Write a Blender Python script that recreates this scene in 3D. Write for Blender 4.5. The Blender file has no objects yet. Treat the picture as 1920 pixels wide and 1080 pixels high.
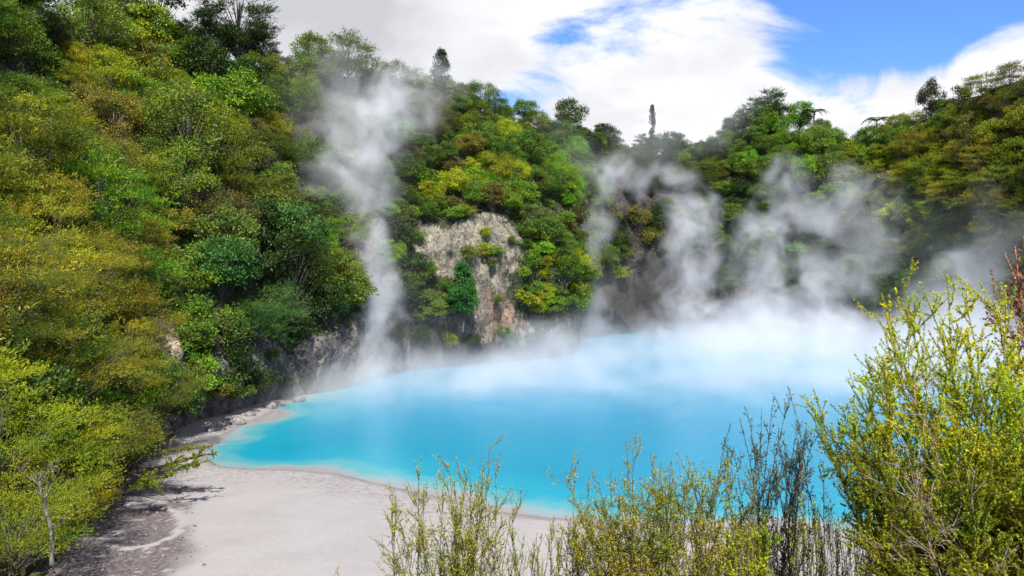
import bpy, math, random
import numpy as np
from mathutils import Vector, Matrix

# ------------------------------------------------------------------ camera, world, sun, exposure
SC = bpy.context.scene
COL = SC.collection
F, HC, HORIZ = 1478.0, 14.0, 480.0           # focal length in photo pixels, eye height above the lake, horizon row
PITCH = -math.atan((540 - HORIZ) / F)
CP, SP = math.cos(PITCH), math.sin(PITCH)
cam = bpy.data.cameras.new('camera')
cam.sensor_width = 36.0
cam.lens = 36.0 * F / 1920
cam.clip_start, cam.clip_end = 0.1, 3000
camo = bpy.data.objects.new('camera', cam); COL.objects.link(camo)
camo.location = (0, 0, HC); camo.rotation_euler = (math.pi / 2 + PITCH, 0, 0)
SC.camera = camo
SC.view_settings.view_transform = 'Standard'; SC.view_settings.look = 'None'
SC.view_settings.exposure = 1.72; SC.view_settings.gamma = 1.0
SC.view_settings.use_curve_mapping = False
SC.render.engine = 'CYCLES'
cy = SC.cycles
cy.use_denoising = True
try: cy.denoiser = 'OPENIMAGEDENOISE'
except Exception: pass
cy.max_bounces = 8; cy.diffuse_bounces = 3; cy.glossy_bounces = 2; cy.transmission_bounces = 2
cy.volume_bounces = 3; cy.transparent_max_bounces = 8
cy.use_adaptive_sampling = False
SUN_EL, SUN_AZ = math.radians(53), math.radians(171)      # azimuth clockwise from +Y (north)
SUN_DIR = Vector((math.sin(SUN_AZ) * math.cos(SUN_EL), math.cos(SUN_AZ) * math.cos(SUN_EL), math.sin(SUN_EL)))


def ray(px, py):
    a, b = (px - 960) / F, (540 - py) / F
    return np.array([a, CP - b * SP, SP + b * CP])


def PD(px, py, D):                                        # point on a pixel's ray at depth D
    r = ray(px, py); return np.array([0, 0, HC]) + r * (D / r[1])


def PG(px, py, z=0.0):                                    # point on a pixel's ray at height z
    r = ray(px, py); return np.array([0, 0, HC]) + r * ((z - HC) / r[2])


def project(P):
    P = np.asarray(P, float); q = P - np.array([0, 0, HC])
    d = q[..., 1] * CP + q[..., 2] * SP
    b = -q[..., 1] * SP + q[..., 2] * CP
    d = np.where(np.abs(d) < .01, .01, d)
    return 960 + F * q[..., 0] / d, 540 - F * b / d, d


def N(nt, typ, **kw):
    n = nt.nodes.new(typ)
    for k, v in kw.items():
        if k == 'inp':
            for kk, vv in v.items(): n.inputs[kk].default_value = vv
        else: setattr(n, k, v)
    return n


def math_node(nt, op, a, b=None, clamp=False):
    n = nt.nodes.new('ShaderNodeMath'); n.operation = op; n.use_clamp = clamp
    for i, v in enumerate((a, b)):
        if v is None: continue
        if isinstance(v, (int, float)): n.inputs[i].default_value = v
        else: nt.links.new(v, n.inputs[i])
    return n.outputs[0]


def ramp(nt, fac, stops, interp='EASE'):
    n = nt.nodes.new('ShaderNodeValToRGB'); cr = n.color_ramp; cr.interpolation = interp
    cr.elements[0].position = stops[0][0]; cr.elements[1].position = stops[-1][0]
    for p, c in stops[1:-1]: cr.elements.new(p)
    for e, (p, c) in zip(cr.elements, stops): e.color = (c, c, c, 1) if isinstance(c, (int, float)) else (*c, 1)
    nt.links.new(fac, n.inputs[0]); return n.outputs[0]


def mixc(nt, fac, a, b, blend='MIX'):
    n = nt.nodes.new('ShaderNodeMix'); n.data_type = 'RGBA'; n.blend_type = blend
    for s, v in ((n.inputs[0], fac), (n.inputs[6], a), (n.inputs[7], b)):
        if isinstance(v, (int, float)): s.default_value = v
        elif isinstance(v, (tuple, list)): s.default_value = (*v, 1)[:4]
        else: nt.links.new(v, s)
    return n.outputs[2]


world = bpy.data.worlds.new('World'); SC.world = world; world.use_nodes = True
wt = world.node_tree; wt.nodes.clear()
sky = N(wt, 'ShaderNodeTexSky', sky_type='NISHITA', sun_disc=False)
sky.sun_elevation = SUN_EL; sky.sun_rotation = SUN_AZ; sky.altitude = 300; sky.air_density = 1.0; sky.dust_density = 0.4; sky.ozone_density = 2.5
tc = N(wt, 'ShaderNodeTexCoord')
dirv = tc.outputs['Generated']
sep = N(wt, 'ShaderNodeSeparateXYZ'); wt.links.new(dirv, sep.inputs[0])
zz = math_node(wt, 'ADD', math_node(wt, 'MAXIMUM', sep.outputs[2], 0.0), 0.22)
comb = N(wt, 'ShaderNodeCombineXYZ')
wt.links.new(math_node(wt, 'DIVIDE', sep.outputs[0], zz), comb.inputs[0])
wt.links.new(math_node(wt, 'DIVIDE', sep.outputs[1], zz), comb.inputs[1])
n1 = N(wt, 'ShaderNodeTexNoise', inp={'Scale': 1.6, 'Detail': 9.0, 'Roughness': 0.6, 'Distortion': 0.7})
n2 = N(wt, 'ShaderNodeTexNoise', inp={'Scale': 3.2, 'Detail': 6.0, 'Roughness': 0.55, 'Distortion': 0.2})
mp = N(wt, 'ShaderNodeMapping', inp={'Location': (3.1, 1.7, 0.4)})
wt.links.new(comb.outputs[0], mp.inputs[0]); wt.links.new(mp.outputs[0], n1.inputs['Vector']); wt.links.new(mp.outputs[0], n2.inputs['Vector'])


def lobe(px, py, deg, amp):                                # a broad cloud bank or gap centred on one direction of the sky
    d = ray(px, py); d = d / np.linalg.norm(d)
    v = N(wt, 'ShaderNodeVectorMath', operation='DOT_PRODUCT'); wt.links.new(dirv, v.inputs[0]); v.inputs[1].default_value = tuple(d)
    t = math_node(wt, 'DIVIDE', math_node(wt, 'SUBTRACT', 1.0, v.outputs['Value']), 1 - math.cos(math.radians(deg)))
    e = math_node(wt, 'POWER', 2.718, math_node(wt, 'MULTIPLY', t, -1.0))
    return math_node(wt, 'MULTIPLY', e, amp)


cov = math_node(wt, 'ADD', math_node(wt, 'MULTIPLY', math_node(wt, 'SUBTRACT', n1.outputs['Fac'], .5), 1.5), .5)
for L in ((1740, 40, 5.0, -.27), (1620, 130, 3.6, -.24), (1540, 50, 4, -.06), (1460, 95, 2.2, -.12), (1330, 110, 2.0, -.10), (1400, 15, 4.5, .14), (1040, 95, 2.6, -.17), (1180, 95, 3.0, -.14), (1350, 60, 5, -.10), (1480, 50, 5, -.14), (1830, 10, 4, -.22), (1900, 70, 3.0, .42), (1830, 125, 2.6, .36), (1760, 180, 2.6, .3), (1400, 185, 6, .22), (1640, 235, 3.6, .3), (1100, 190, 5, .2),
          (880, 90, 4, .2), (650, 30, 11, .34), (350, 30, 9, .3), (1300, 10, 4, .05)):
    cov = math_node(wt, 'ADD', cov, lobe(*L))
cov = math_node(wt, 'ADD', cov, math_node(wt, 'MULTIPLY', math_node(wt, 'SUBTRACT', n2.outputs['Fac'], .5), .55))
cmask = ramp(wt, cov, [(.34, 0.0), (.64, 1.0)])
white = (4.0, 4.0, 4.1); grey = (2.4, 2.4, 2.58)
shade = math_node(wt, 'ADD', ramp(wt, n2.outputs['Fac'], [(.35, 0.0), (.7, .45)]), lobe(600, 20, 9, .8), clamp=True)
ccol = mixc(wt, shade, white, grey)
skyc = mixc(wt, cmask, mixc(wt, 1.0, sky.outputs[0], (.35, .51, .83), 'MULTIPLY'), ccol)
bg = N(wt, 'ShaderNodeBackground', inp={'Strength': 0.082})
wt.links.new(skyc, bg.inputs[0])
wo = N(wt, 'ShaderNodeOutputWorld'); wt.links.new(bg.outputs[0], wo.inputs[0])

sun = bpy.data.lights.new('sun', 'SUN'); sun.energy = 2.9; sun.angle = math.radians(0.6); sun.color = (1.0, .95, .86)
suno = bpy.data.objects.new('sun', sun); COL.objects.link(suno)
suno.rotation_euler = SUN_DIR.to_track_quat('Z', 'Y').to_euler(); suno.location = (0, -20, 60)

# ------------------------------------------------------------------ helpers
RNG = np.random.default_rng(7)
random.seed(7)


def _hash(ix, iy, iz):
    h = (ix * 374761393 + iy * 668265263 + iz * 2147483647 % 4294967291) & 0xffffffff
    h = ((h ^ (h >> 13)) * 1274126177) & 0xffffffff
    return ((h ^ (h >> 16)) & 0xffff) / 65535.0


def vnoise(P):
    P = np.asarray(P, float); i = np.floor(P).astype(np.int64); f = P - i; f = f * f * (3 - 2 * f)
    r = 0
    for dx in (0, 1):
        for dy in (0, 1):
            for dz in (0, 1):
                w = (f[..., 0] if dx else 1 - f[..., 0]) * (f[..., 1] if dy else 1 - f[..., 1]) * (f[..., 2] if dz else 1 - f[..., 2])
                r = r + w * _hash(i[..., 0] + dx, i[..., 1] + dy, i[..., 2] + dz)
    return r


def fbm(P, octv=4, gain=.5):
    a, s, t, r = 1.0, 1.0, 0.0, 0.0
    for k in range(octv):
        r = r + a * vnoise(np.asarray(P) * s + 17.3 * k); t += a; a *= gain; s *= 2.03
    return r / t


def mesh_np(name, V, Q, mat=None, face_attr=None, vert_attr=None, smooth=False):
    me = bpy.data.meshes.new(name)
    V = np.asarray(V, np.float32); Q = np.asarray(Q, np.int32)
    k = Q.shape[1]
    me.vertices.add(len(V)); me.vertices.foreach_set('co', V.ravel())
    me.loops.add(Q.size); me.loops.foreach_set('vertex_index', Q.ravel())
    me.polygons.add(len(Q)); me.polygons.foreach_set('loop_start', np.arange(0, Q.size, k, dtype=np.int32))
    if smooth: me.polygons.foreach_set('use_smooth', np.ones(len(Q), bool))
    for nm, arr in (face_attr or {}).items():
        a = me.attributes.new(nm, 'FLOAT', 'FACE'); a.data.foreach_set('value', np.asarray(arr, np.float32))
    for nm, arr in (vert_attr or {}).items():
        arr = np.asarray(arr, np.float32)
        if arr.ndim == 1:
            a = me.attributes.new(nm, 'FLOAT', 'POINT'); a.data.foreach_set('value', arr)
        else:
            a = me.attributes.new(nm, 'FLOAT_COLOR', 'POINT')
            a.data.foreach_set('color', np.concatenate([arr, np.ones((len(arr), 1), np.float32)], 1).ravel())
    if mat: me.materials.append(mat)
    me.update(calc_edges=True)
    return me


def link(name, data, parent=None, loc=(0, 0, 0), **props):
    o = bpy.data.objects.new(name, data); COL.objects.link(o); o.location = loc
    if parent is not None: o.parent = parent
    for k, v in props.items():
        if v is not None: o[k] = v
    return o


def nrm(A): return A / np.maximum(np.linalg.norm(A, axis=-1, keepdims=True), 1e-9)


class Tubes:
    def __init__(s): s.V, s.Q, s.n = [], [], 0

    def add(s, pts, rad, sides=5):
        pts = np.asarray(pts, float); m = len(pts); rad = np.broadcast_to(np.asarray(rad, float), (m,))
        t = nrm(np.gradient(pts, axis=0)); ref = np.array([.31, .2, .93]) if abs(t[0, 2]) < .8 else np.array([1., .1, 0])
        u = nrm(np.cross(t, ref)); w = np.cross(t, u)
        a = np.arange(sides) * 2 * math.pi / sides
        ring = pts[:, None] + rad[:, None, None] * (np.cos(a)[None, :, None] * u[:, None] + np.sin(a)[None, :, None] * w[:, None])
        s.V.append(ring.reshape(-1, 3))
        i, j = np.meshgrid(np.arange(m - 1), np.arange(sides), indexing='ij'); j2 = (j + 1) % sides
        q = np.stack([i * sides + j, i * sides + j2, (i + 1) * sides + j2, (i + 1) * sides + j], -1).reshape(-1, 4) + s.n
        s.Q.append(q); s.n += m * sides

    def mesh(s, name, mat): return mesh_np(name, np.concatenate(s.V), np.concatenate(s.Q), mat, smooth=True)


class Leaves:
    def __init__(s): s.P, s.A, s.Nn, s.L, s.W, s.T = [], [], [], [], [], []

    def add(s, P, A, Nn, L, W, T):
        n = len(P)
        s.P.append(P); s.A.append(nrm(A)); s.Nn.append(Nn)
        for lst, v in ((s.L, L), (s.W, W), (s.T, T)): lst.append(np.broadcast_to(np.asarray(v, float), (n,)))

    def mesh(s, name, mat, tri=False):
        P, A, Nn = (np.concatenate(x) for x in (s.P, s.A, s.Nn)); L, W, T = (np.concatenate(x) for x in (s.L, s.W, s.T))
        S = nrm(np.cross(A, Nn)); up = nrm(np.cross(S, A))
        if tri:
            b = P + A * (L * .28)[:, None]; V = np.stack([b + S * (W * .62)[:, None], P + A * (L * 1.05)[:, None], b - S * (W * .62)[:, None] - A * (L * .2)[:, None]], 1).reshape(-1, 3)
            return mesh_np(name, V, np.arange(len(P) * 3).reshape(-1, 3), mat, face_attr={'tone': T})
        mid = P + A * (L * .45)[:, None] + up * (W * .12)[:, None]
        V = np.stack([P, mid + S * (W * .5)[:, None], P + A * L[:, None], mid - S * (W * .5)[:, None]], 1).reshape(-1, 3)
        Q = np.arange(len(P) * 4).reshape(-1, 4)
        return mesh_np(name, V, Q, mat, face_attr={'tone': T})


# ------------------------------------------------------------------ materials
def new_mat(name):
    m = bpy.data.materials.new(name); m.use_nodes = True; nt = m.node_tree; nt.nodes.clear()
    return m, nt, N(nt, 'ShaderNodeOutputMaterial')


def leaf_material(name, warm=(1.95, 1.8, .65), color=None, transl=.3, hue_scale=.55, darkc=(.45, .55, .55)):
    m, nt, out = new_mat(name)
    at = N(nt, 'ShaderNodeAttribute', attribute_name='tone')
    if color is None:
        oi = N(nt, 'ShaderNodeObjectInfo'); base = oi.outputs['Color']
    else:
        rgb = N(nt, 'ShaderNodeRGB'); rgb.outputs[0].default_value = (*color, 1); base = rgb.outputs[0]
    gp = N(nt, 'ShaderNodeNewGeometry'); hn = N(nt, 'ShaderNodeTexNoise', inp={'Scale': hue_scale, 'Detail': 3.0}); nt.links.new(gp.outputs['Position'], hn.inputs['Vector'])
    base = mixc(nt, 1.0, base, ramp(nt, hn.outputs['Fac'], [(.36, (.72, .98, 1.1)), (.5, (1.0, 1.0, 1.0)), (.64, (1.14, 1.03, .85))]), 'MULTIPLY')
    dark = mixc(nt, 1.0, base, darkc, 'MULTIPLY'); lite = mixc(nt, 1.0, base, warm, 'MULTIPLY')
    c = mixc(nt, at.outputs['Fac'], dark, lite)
    bs = N(nt, 'ShaderNodeBsdfPrincipled', inp={'Roughness': .55}); bs.inputs['Specular IOR Level'].default_value = .25
    tr = N(nt, 'ShaderNodeBsdfTranslucent'); mx = N(nt, 'ShaderNodeMixShader', inp={0: transl})
    nt.links.new(c, bs.inputs['Base Color']); nt.links.new(mixc(nt, 1.0, c, (1.2, 1.3, .5), 'MULTIPLY'), tr.inputs[0])
    nt.links.new(bs.outputs[0], mx.inputs[1]); nt.links.new(tr.outputs[0], mx.inputs[2]); nt.links.new(mx.outputs[0], out.inputs[0])
    return m


def bark_material(name, a, b, scale=6.0):
    m, nt, out = new_mat(name)
    t = N(nt, 'ShaderNodeTexCoord'); mp = N(nt, 'ShaderNodeMapping', inp={'Scale': (1, 1, .3)})
    n = N(nt, 'ShaderNodeTexNoise', inp={'Scale': scale, 'Detail': 6.0, 'Roughness': .65})
    nt.links.new(t.outputs['Object'], mp.inputs[0]); nt.links.new(mp.outputs[0], n.inputs['Vector'])
    bs = N(nt, 'ShaderNodeBsdfPrincipled', inp={'Roughness': .9})
    nt.links.new(ramp(nt, n.outputs['Fac'], [(.38, a), (.62, b)]), bs.inputs['Base Color'])
    bp = N(nt, 'ShaderNodeBump', inp={'Strength': .5, 'Distance': .02}); nt.links.new(n.outputs['Fac'], bp.inputs['Height']); nt.links.new(bp.outputs[0], bs.inputs['Normal'])
    nt.links.new(bs.outputs[0], out.inputs[0]); return m


M_LEAF = leaf_material('leaves')
M_FEATHER = leaf_material('feathery_leaves', warm=(1.95, 1.75, .6), transl=.35)
M_BARK = bark_material('bark', (.05, .04, .032), (.14, .12, .10))
M_LICHEN = bark_material('lichen_bark', (.035, .028, .022), (.17, .165, .14), 9)
M_TWIG = bark_material('dark_twig', (.035, .022, .018), (.10, .065, .05), 30)
M_DRY = bark_material('dry_twig', (.22, .18, .16), (.42, .37, .34), 30)


def rock_material():
    m, nt, out = new_mat('hillside_rock_and_soil')
    tint = N(nt, 'ShaderNodeAttribute', attribute_name='tint'); veg = N(nt, 'ShaderNodeAttribute', attribute_name='veg')
    geo = N(nt, 'ShaderNodeNewGeometry')
    mp = N(nt, 'ShaderNodeMapping', inp={'Scale': (1, 1, .42)}); nt.links.new(geo.outputs['Position'], mp.inputs[0])
    st = N(nt, 'ShaderNodeTexNoise', inp={'Scale': 1.1, 'Detail': 8.0, 'Roughness': .7, 'Distortion': 1.2}); nt.links.new(mp.outputs[0], st.inputs['Vector'])
    fn = N(nt, 'ShaderNodeTexNoise', inp={'Scale': 2.4, 'Detail': 9.0, 'Roughness': .7}); nt.links.new(geo.outputs['Position'], fn.inputs['Vector'])
    f1 = ramp(nt, st.outputs['Fac'], [(.36, (.45, .42, .42)), (.5, (.95, .95, .95)), (.66, (1.5, 1.48, 1.45))])
    f2 = ramp(nt, fn.outputs['Fac'], [(.36, (.6, .58, .56)), (.6, (1.18, 1.16, 1.12))])
    vo = N(nt, 'ShaderNodeTexVoronoi', feature='DISTANCE_TO_EDGE', inp={'Scale': .33}); wv = N(nt, 'ShaderNodeVectorMath', operation='MULTIPLY_ADD'); nt.links.new(fn.outputs['Color'], wv.inputs[0]); wv.inputs[1].default_value = (1.6, 1.6, 1.6); nt.links.new(mp.outputs[0], wv.inputs[2]); nt.links.new(wv.outputs[0], vo.inputs['Vector'])
    crk = ramp(nt, vo.outputs['Distance'], [(.0, .5), (.05, 1.0)])
    f2 = mixc(nt, 1.0, f2, crk, 'MULTIPLY')
    rock = mixc(nt, 1.0, mixc(nt, 1.0, tint.outputs['Color'], f1, 'MULTIPLY'), f2, 'MULTIPLY')
    soil = ramp(nt, fn.outputs['Fac'], [(.35, (.016, .02, .008)), (.65, (.045, .055, .018))])
    k = math_node(nt, 'ADD', veg.outputs['Fac'], math_node(nt, 'MULTIPLY', math_node(nt, 'SUBTRACT', fn.outputs['Fac'], .5), 1.2), clamp=True)
    c = mixc(nt, ramp(nt, k, [(.4, 0.0), (.65, 1.0)]), rock, soil)
    bs = N(nt, 'ShaderNodeBsdfPrincipled', inp={'Roughness': .9}); nt.links.new(c, bs.inputs['Base Color'])
    bp = N(nt, 'ShaderNodeBump', inp={'Strength': .8, 'Distance': .35})
    nt.links.new(math_node(nt, 'ADD', math_node(nt, 'ADD', st.outputs['Fac'], fn.outputs['Fac']), math_node(nt, 'MULTIPLY', crk, .5)), bp.inputs['Height']); nt.links.new(bp.outputs[0], bs.inputs['Normal'])
    nt.links.new(bs.outputs[0], out.inputs[0]); return m


def beach_material():
    m, nt, out = new_mat('silica_mud')
    mud = N(nt, 'ShaderNodeAttribute', attribute_name='mud'); wet = N(nt, 'ShaderNodeAttribute', attribute_name='wet'); veg = N(nt, 'ShaderNodeAttribute', attribute_name='veg')
    geo = N(nt, 'ShaderNodeNewGeometry')
    a = N(nt, 'ShaderNodeTexNoise', inp={'Scale': .35, 'Detail': 6.0, 'Roughness': .55}); b = N(nt, 'ShaderNodeTexNoise', inp={'Scale': 5.0, 'Detail': 8.0, 'Roughness': .7})
    mp = N(nt, 'ShaderNodeMapping', inp={'Scale': (1.0, 2.6, 1), 'Rotation': (0, 0, -.25)}); nt.links.new(geo.outputs['Position'], mp.inputs[0])
    r = N(nt, 'ShaderNodeTexNoise', inp={'Scale': 2.6, 'Detail': 4.0, 'Roughness': .6, 'Distortion': 1.0}); nt.links.new(mp.outputs[0], r.inputs['Vector'])
    for n in (a, b): nt.links.new(geo.outputs['Position'], n.inputs['Vector'])
    clean = mixc(nt, a.outputs['Fac'], (.215, .20, .196), (.285, .268, .266))
    clean = mixc(nt, 1.0, clean, ramp(nt, b.outputs['Fac'], [(.3, (.93, .93, .93)), (.65, (1.03, 1.03, 1.03))]), 'MULTIPLY')
    vo = N(nt, 'ShaderNodeTexVoronoi', feature='DISTANCE_TO_EDGE', inp={'Scale': 1.5}); wv = N(nt, 'ShaderNodeVectorMath', operation='MULTIPLY_ADD'); nt.links.new(r.outputs['Color'], wv.inputs[0]); wv.inputs[1].default_value = (.9, .9, .9); nt.links.new(mp.outputs[0], wv.inputs[2]); nt.links.new(wv.outputs[0], vo.inputs['Vector'])
    crack = math_node(nt, 'MULTIPLY', ramp(nt, vo.outputs['Distance'], [(.02, 1.0), (.10, 0.0)]), ramp(nt, r.outputs['Fac'], [(.40, 0.0), (.58, 1.0)]))
    clean = mixc(nt, math_node(nt, 'MULTIPLY', crack, wet.outputs['Fac']), clean, (.07, .055, .058))
    damp = N(nt, 'ShaderNodeAttribute', attribute_name='damp'); clean = mixc(nt, damp.outputs['Fac'], clean, mixc(nt, 1.0, clean, (.62, .60, .60), 'MULTIPLY'))
    dirt = ramp(nt, b.outputs['Fac'], [(.35, (.045, .034, .036)), (.54, (.105, .085, .088)), (.70, (.25, .225, .23))])
    mk = math_node(nt, 'ADD', mud.outputs['Fac'], math_node(nt, 'MULTIPLY', math_node(nt, 'SUBTRACT', b.outputs['Fac'], .5), .9), clamp=True)
    c = mixc(nt, ramp(nt, mk, [(.22, 0.0), (.85, 1.0)]), clean, dirt)
    soil = ramp(nt, b.outputs['Fac'], [(.35, (.03, .026, .015)), (.65, (.09, .075, .045))])
    c = mixc(nt, veg.outputs['Fac'], c, soil)
    bs = N(nt, 'ShaderNodeBsdfPrincipled', inp={'Roughness': .8}); nt.links.new(c, bs.inputs['Base Color'])
    bp = N(nt, 'ShaderNodeBump', inp={'Strength': .5, 'Distance': .05})
    nt.links.new(math_node(nt, 'ADD', b.outputs['Fac'], math_node(nt, 'MULTIPLY', r.outputs['Fac'], .8)), bp.inputs['Height']); nt.links.new(bp.outputs[0], bs.inputs['Normal'])
    nt.links.new(bs.outputs[0], out.inputs[0]); return m


def water_material():
    m, nt, out = new_mat('milky_turquoise_water')
    dep = N(nt, 'ShaderNodeAttribute', attribute_name='offshore'); geo = N(nt, 'ShaderNodeNewGeometry')
    n = N(nt, 'ShaderNodeTexNoise', inp={'Scale': .12, 'Detail': 6.0, 'Roughness': .6}); nt.links.new(geo.outputs['Position'], n.inputs['Vector'])
    mp = N(nt, 'ShaderNodeMapping', inp={'Scale': (1.0, 2.2, 1)}); nt.links.new(geo.outputs['Position'], mp.inputs[0])
    w = N(nt, 'ShaderNodeTexNoise', inp={'Scale': 2.2, 'Detail': 5.0, 'Roughness': .6}); nt.links.new(mp.outputs[0], w.inputs['Vector'])
    k = math_node(nt, 'ADD', dep.outputs['Fac'], math_node(nt, 'MULTIPLY', math_node(nt, 'SUBTRACT', n.outputs['Fac'], .5), .4))
    c = ramp(nt, k, [(0.0, (.22, .21, .21)), (.03, (.17, .25, .27)), (.075, (.06, .25, .29)), (.15, (.006, .21, .30)), (.4, (.001, .175, .285)), (1.0, (.001, .165, .285))])
    bs = N(nt, 'ShaderNodeBsdfPrincipled', inp={'Roughness': .22}); bs.inputs['Specular IOR Level'].default_value = .28
    nt.links.new(c, bs.inputs['Base Color'])
    bp = N(nt, 'ShaderNodeBump', inp={'Strength': .5, 'Distance': .05}); nt.links.new(w.outputs['Fac'], bp.inputs['Height']); nt.links.new(bp.outputs[0], bs.inputs['Normal'])
    nt.links.new(bs.outputs[0], out.inputs[0]); return m


# ------------------------------------------------------------------ hillside: one sheet round the crater
def at(p): return np.asarray(p, float)


# base point, ridge point, cliff height, share of the setback used by the cliff
CTRL = [
    (at((-30, -25, 4)), at((-80, -20, 36)), 2, .05), (at((-24, 0, 2)), at((-75, 5, 40)), 2, .05), (at((-18.5, 22, .6)), at((-66, 32, 40)), 2, .05),
    (PG(100, 1035), PD(-330, -20, 62), 2, .05), (PG(190, 940), PD(-60, 20, 74), 2, .05), (PG(265, 862), PD(110, 70, 86), 3, .05),
    (PG(345, 803), PD(260, 100, 98), 7, .06), (PG(430, 778), PD(400, 130, 106), 6, .08), (PG(530, 748), PD(520, 140, 111), 6.5, .07),
    (PG(635, 731), PD(620, 160, 116), 7, .07), (PG(700, 712), PD(720, 175, 121), 14, .2), (PG(765, 696), PD(800, 185, 126), 13, .10),
    (PG(865, 686), PD(880, 205, 130), 17.5, .10), (PG(980, 676), PD(990, 245, 136), 16.5, .10), (PG(1072, 664), PD(1085, 262, 143), 14, .12),
    (PG(1098, 636), PD(1135, 275, 160), 22, .25), (PG(1210, 622), PD(1230, 300, 176), 25, .25), (PG(1330, 620), PD(1335, 285, 172), 22, .22),
    (PG(1410, 622), PD(1415, 240, 166), 18, .18), (PG(1510, 626), PD(1520, 260, 161), 15, .16), (PG(1625, 634), PD(1625, 268, 154), 11, .14),
    (PG(1760, 650), PD(1740, 232, 142), 8, .10), (PG(1950, 682), PD(1900, 165, 124), 5, .08), (PG(2300, 745), PD(2200, 70, 105), 4, .08),
    (at((74, 48, 0)), at((118, 52, 46)), 3, .06), (at((60, 12, 2)), at((105, 2, 42)), 3, .06), (at((50, -20, 4)), at((95, -30, 36)), 3, .06)]


def catmull(K, n):
    K = np.asarray(K, float); m = len(K); t = np.linspace(0, m - 1, n); i = np.clip(np.floor(t).astype(int), 0, m - 2); f = (t - i)
    g = lambda j: K[np.clip(j, 0, m - 1)]
    f = f.reshape((-1,) + (1,) * (K.ndim - 1))
    p0, p1, p2, p3 = g(i - 1), g(i), g(i + 1), g(i + 2)
    return .5 * (2 * p1 + (p2 - p0) * f + (2 * p0 - 5 * p1 + 4 * p2 - p3) * f ** 2 + (3 * p1 - p0 - 3 * p2 + p3) * f ** 3)


NU = 900
B_ = catmull([c[0] for c in CTRL], NU); R_ = catmull([c[1] for c in CTRL], NU)
ZC = catmull([c[2] for c in CTRL], NU); HF = np.clip(catmull([c[3] for c in CTRL], NU), .03, .3)
ROWS = 60, 56, 18
prof_h, prof_z = [], []
zb, zr = B_[:, 2], R_[:, 2]
K = [(0 * HF, zb - 3), (0 * HF + .002, zb), (HF * .45, zb + ZC * .72), (HF, zb + ZC), (.5 * (1 + HF) - .12, zb + ZC + (zr - zb - ZC) * .5), (1 + 0 * HF, zr), (1.35 + 0 * HF, zr + .5), (2.4 + 0 * HF, zr - 8), (9 + 0 * HF, zr - 22)]
KH = np.stack([k[0] for k in K]); KZ = np.stack([k[1] for k in K])
vk = np.concatenate([np.linspace(0, 3, ROWS[0], endpoint=False), np.linspace(3, 5, ROWS[1], endpoint=False), np.linspace(5, 8, ROWS[2])])
NV = len(vk); i = np.clip(np.floor(vk).astype(int), 0, 7); f = (vk - i)[:, None]
Hh = KH[i] * (1 - f) + KH[i + 1] * f; Zz = KZ[i] * (1 - f) + KZ[i + 1] * f
TP = np.empty((NV, NU, 3))
TP[..., :2] = B_[None, :, :2] + Hh[..., None] * (R_ - B_)[None, :, :2]; TP[..., 2] = Zz
du = np.gradient(TP, axis=1); dv = np.gradient(TP, axis=0)
NRM = nrm(np.cross(du, dv)); 
toward = np.array([20., 60., 20.]) - TP
NRM *= np.sign((NRM * toward).sum(-1, keepdims=True)) 
vkk = vk[:, None]
fade = np.clip((vkk - 1.0) / .6, 0, 1) * np.clip((6.5 - vkk) / 1.0, .2, 1)
cliffw = np.clip(1 - (vkk - 2.6) / .8, 0, 1)
big = (fbm(TP / 13.0, 3) - .5) * 7.0
st = fbm(TP * np.array([.26, .26, .11]) + (fbm(TP * .2, 3) - .5)[..., None] * 2.2, 4); ridg = 1 - np.abs(st - .5) * 4
fine = (fbm(TP * np.array([.8, .8, .6]), 4, .6) - .5)
TP = TP + NRM * (fade * (big * np.where(vkk < 3, .55, .9)))[..., None] + NRM * (np.clip((vkk - .8), 0, 1) * cliffw * (ridg * 1.1 + fine * 2.0))[..., None]
TPX, TPY, TPD = project(TP)


def in_poly(x, y, poly):
    r = np.zeros(np.shape(x), bool); n = len(poly)
    for a in range(n):
        (x1, y1), (x2, y2) = poly[a], poly[(a + 1) % n]
        if y1 == y2: continue
        c = ((y1 > y) != (y2 > y)) & (x < (x2 - x1) * (y - y1) / (y2 - y1) + x1); r ^= c
    return r


ROCKS = [  # outline in the photograph, colour of the stone, how bare it is
    ([(775, 455), (800, 435), (850, 424), (905, 410), (960, 416), (978, 475), (962, 545), (968, 600), (950, 652), (910, 655), (900, 600), (875, 545), (845, 520), (790, 505)], (.18, .165, .13), 1.0),
    ([(905, 540), (958, 545), (966, 600), (940, 640), (915, 620)], (.20, .14, .11), 1.0),
    ([(735, 600), (810, 590), (905, 645), (960, 650), (1000, 640), (1090, 610), (1095, 700), (735, 730)], (.055, .042, .038), 1.0),
    ([(385, 655), (480, 630), (530, 640), (560, 660), (640, 605), (668, 620), (668, 770), (380, 810)], (.125, .115, .112), 1.0),
    ([(668, 330), (712, 320), (728, 420), (742, 520), (765, 720), (655, 720), (672, 480)], (.13, .112, .108), .8),
    ([(280, 590), (345, 600), (356, 690), (320, 735), (285, 720)], (.27, .225, .17), 1.0),
    ([(1090, 400), (1150, 335), (1325, 340), (1345, 640), (1085, 660)], (.04, .033, .03), .85),
    ([(1335, 545), (1700, 560), (1700, 680), (1335, 650)], (.04, .033, .03), .8)]
jx, jy = (fbm(TP / 2.2, 3) - .5) * 60, (fbm(TP / 2.2 + 50, 3) - .5) * 60
ROCK = np.zeros(TP.shape[:2]); TINT = np.zeros(TP.shape) + np.array([.22, .19, .17])
for poly, tint, amt in ROCKS:
    k = in_poly(TPX + jx, TPY + jy, poly) & (TPD > 20) & (vkk < 4.2)
    ROCK[k] = np.maximum(ROCK[k], amt); TINT[k] = tint
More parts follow.
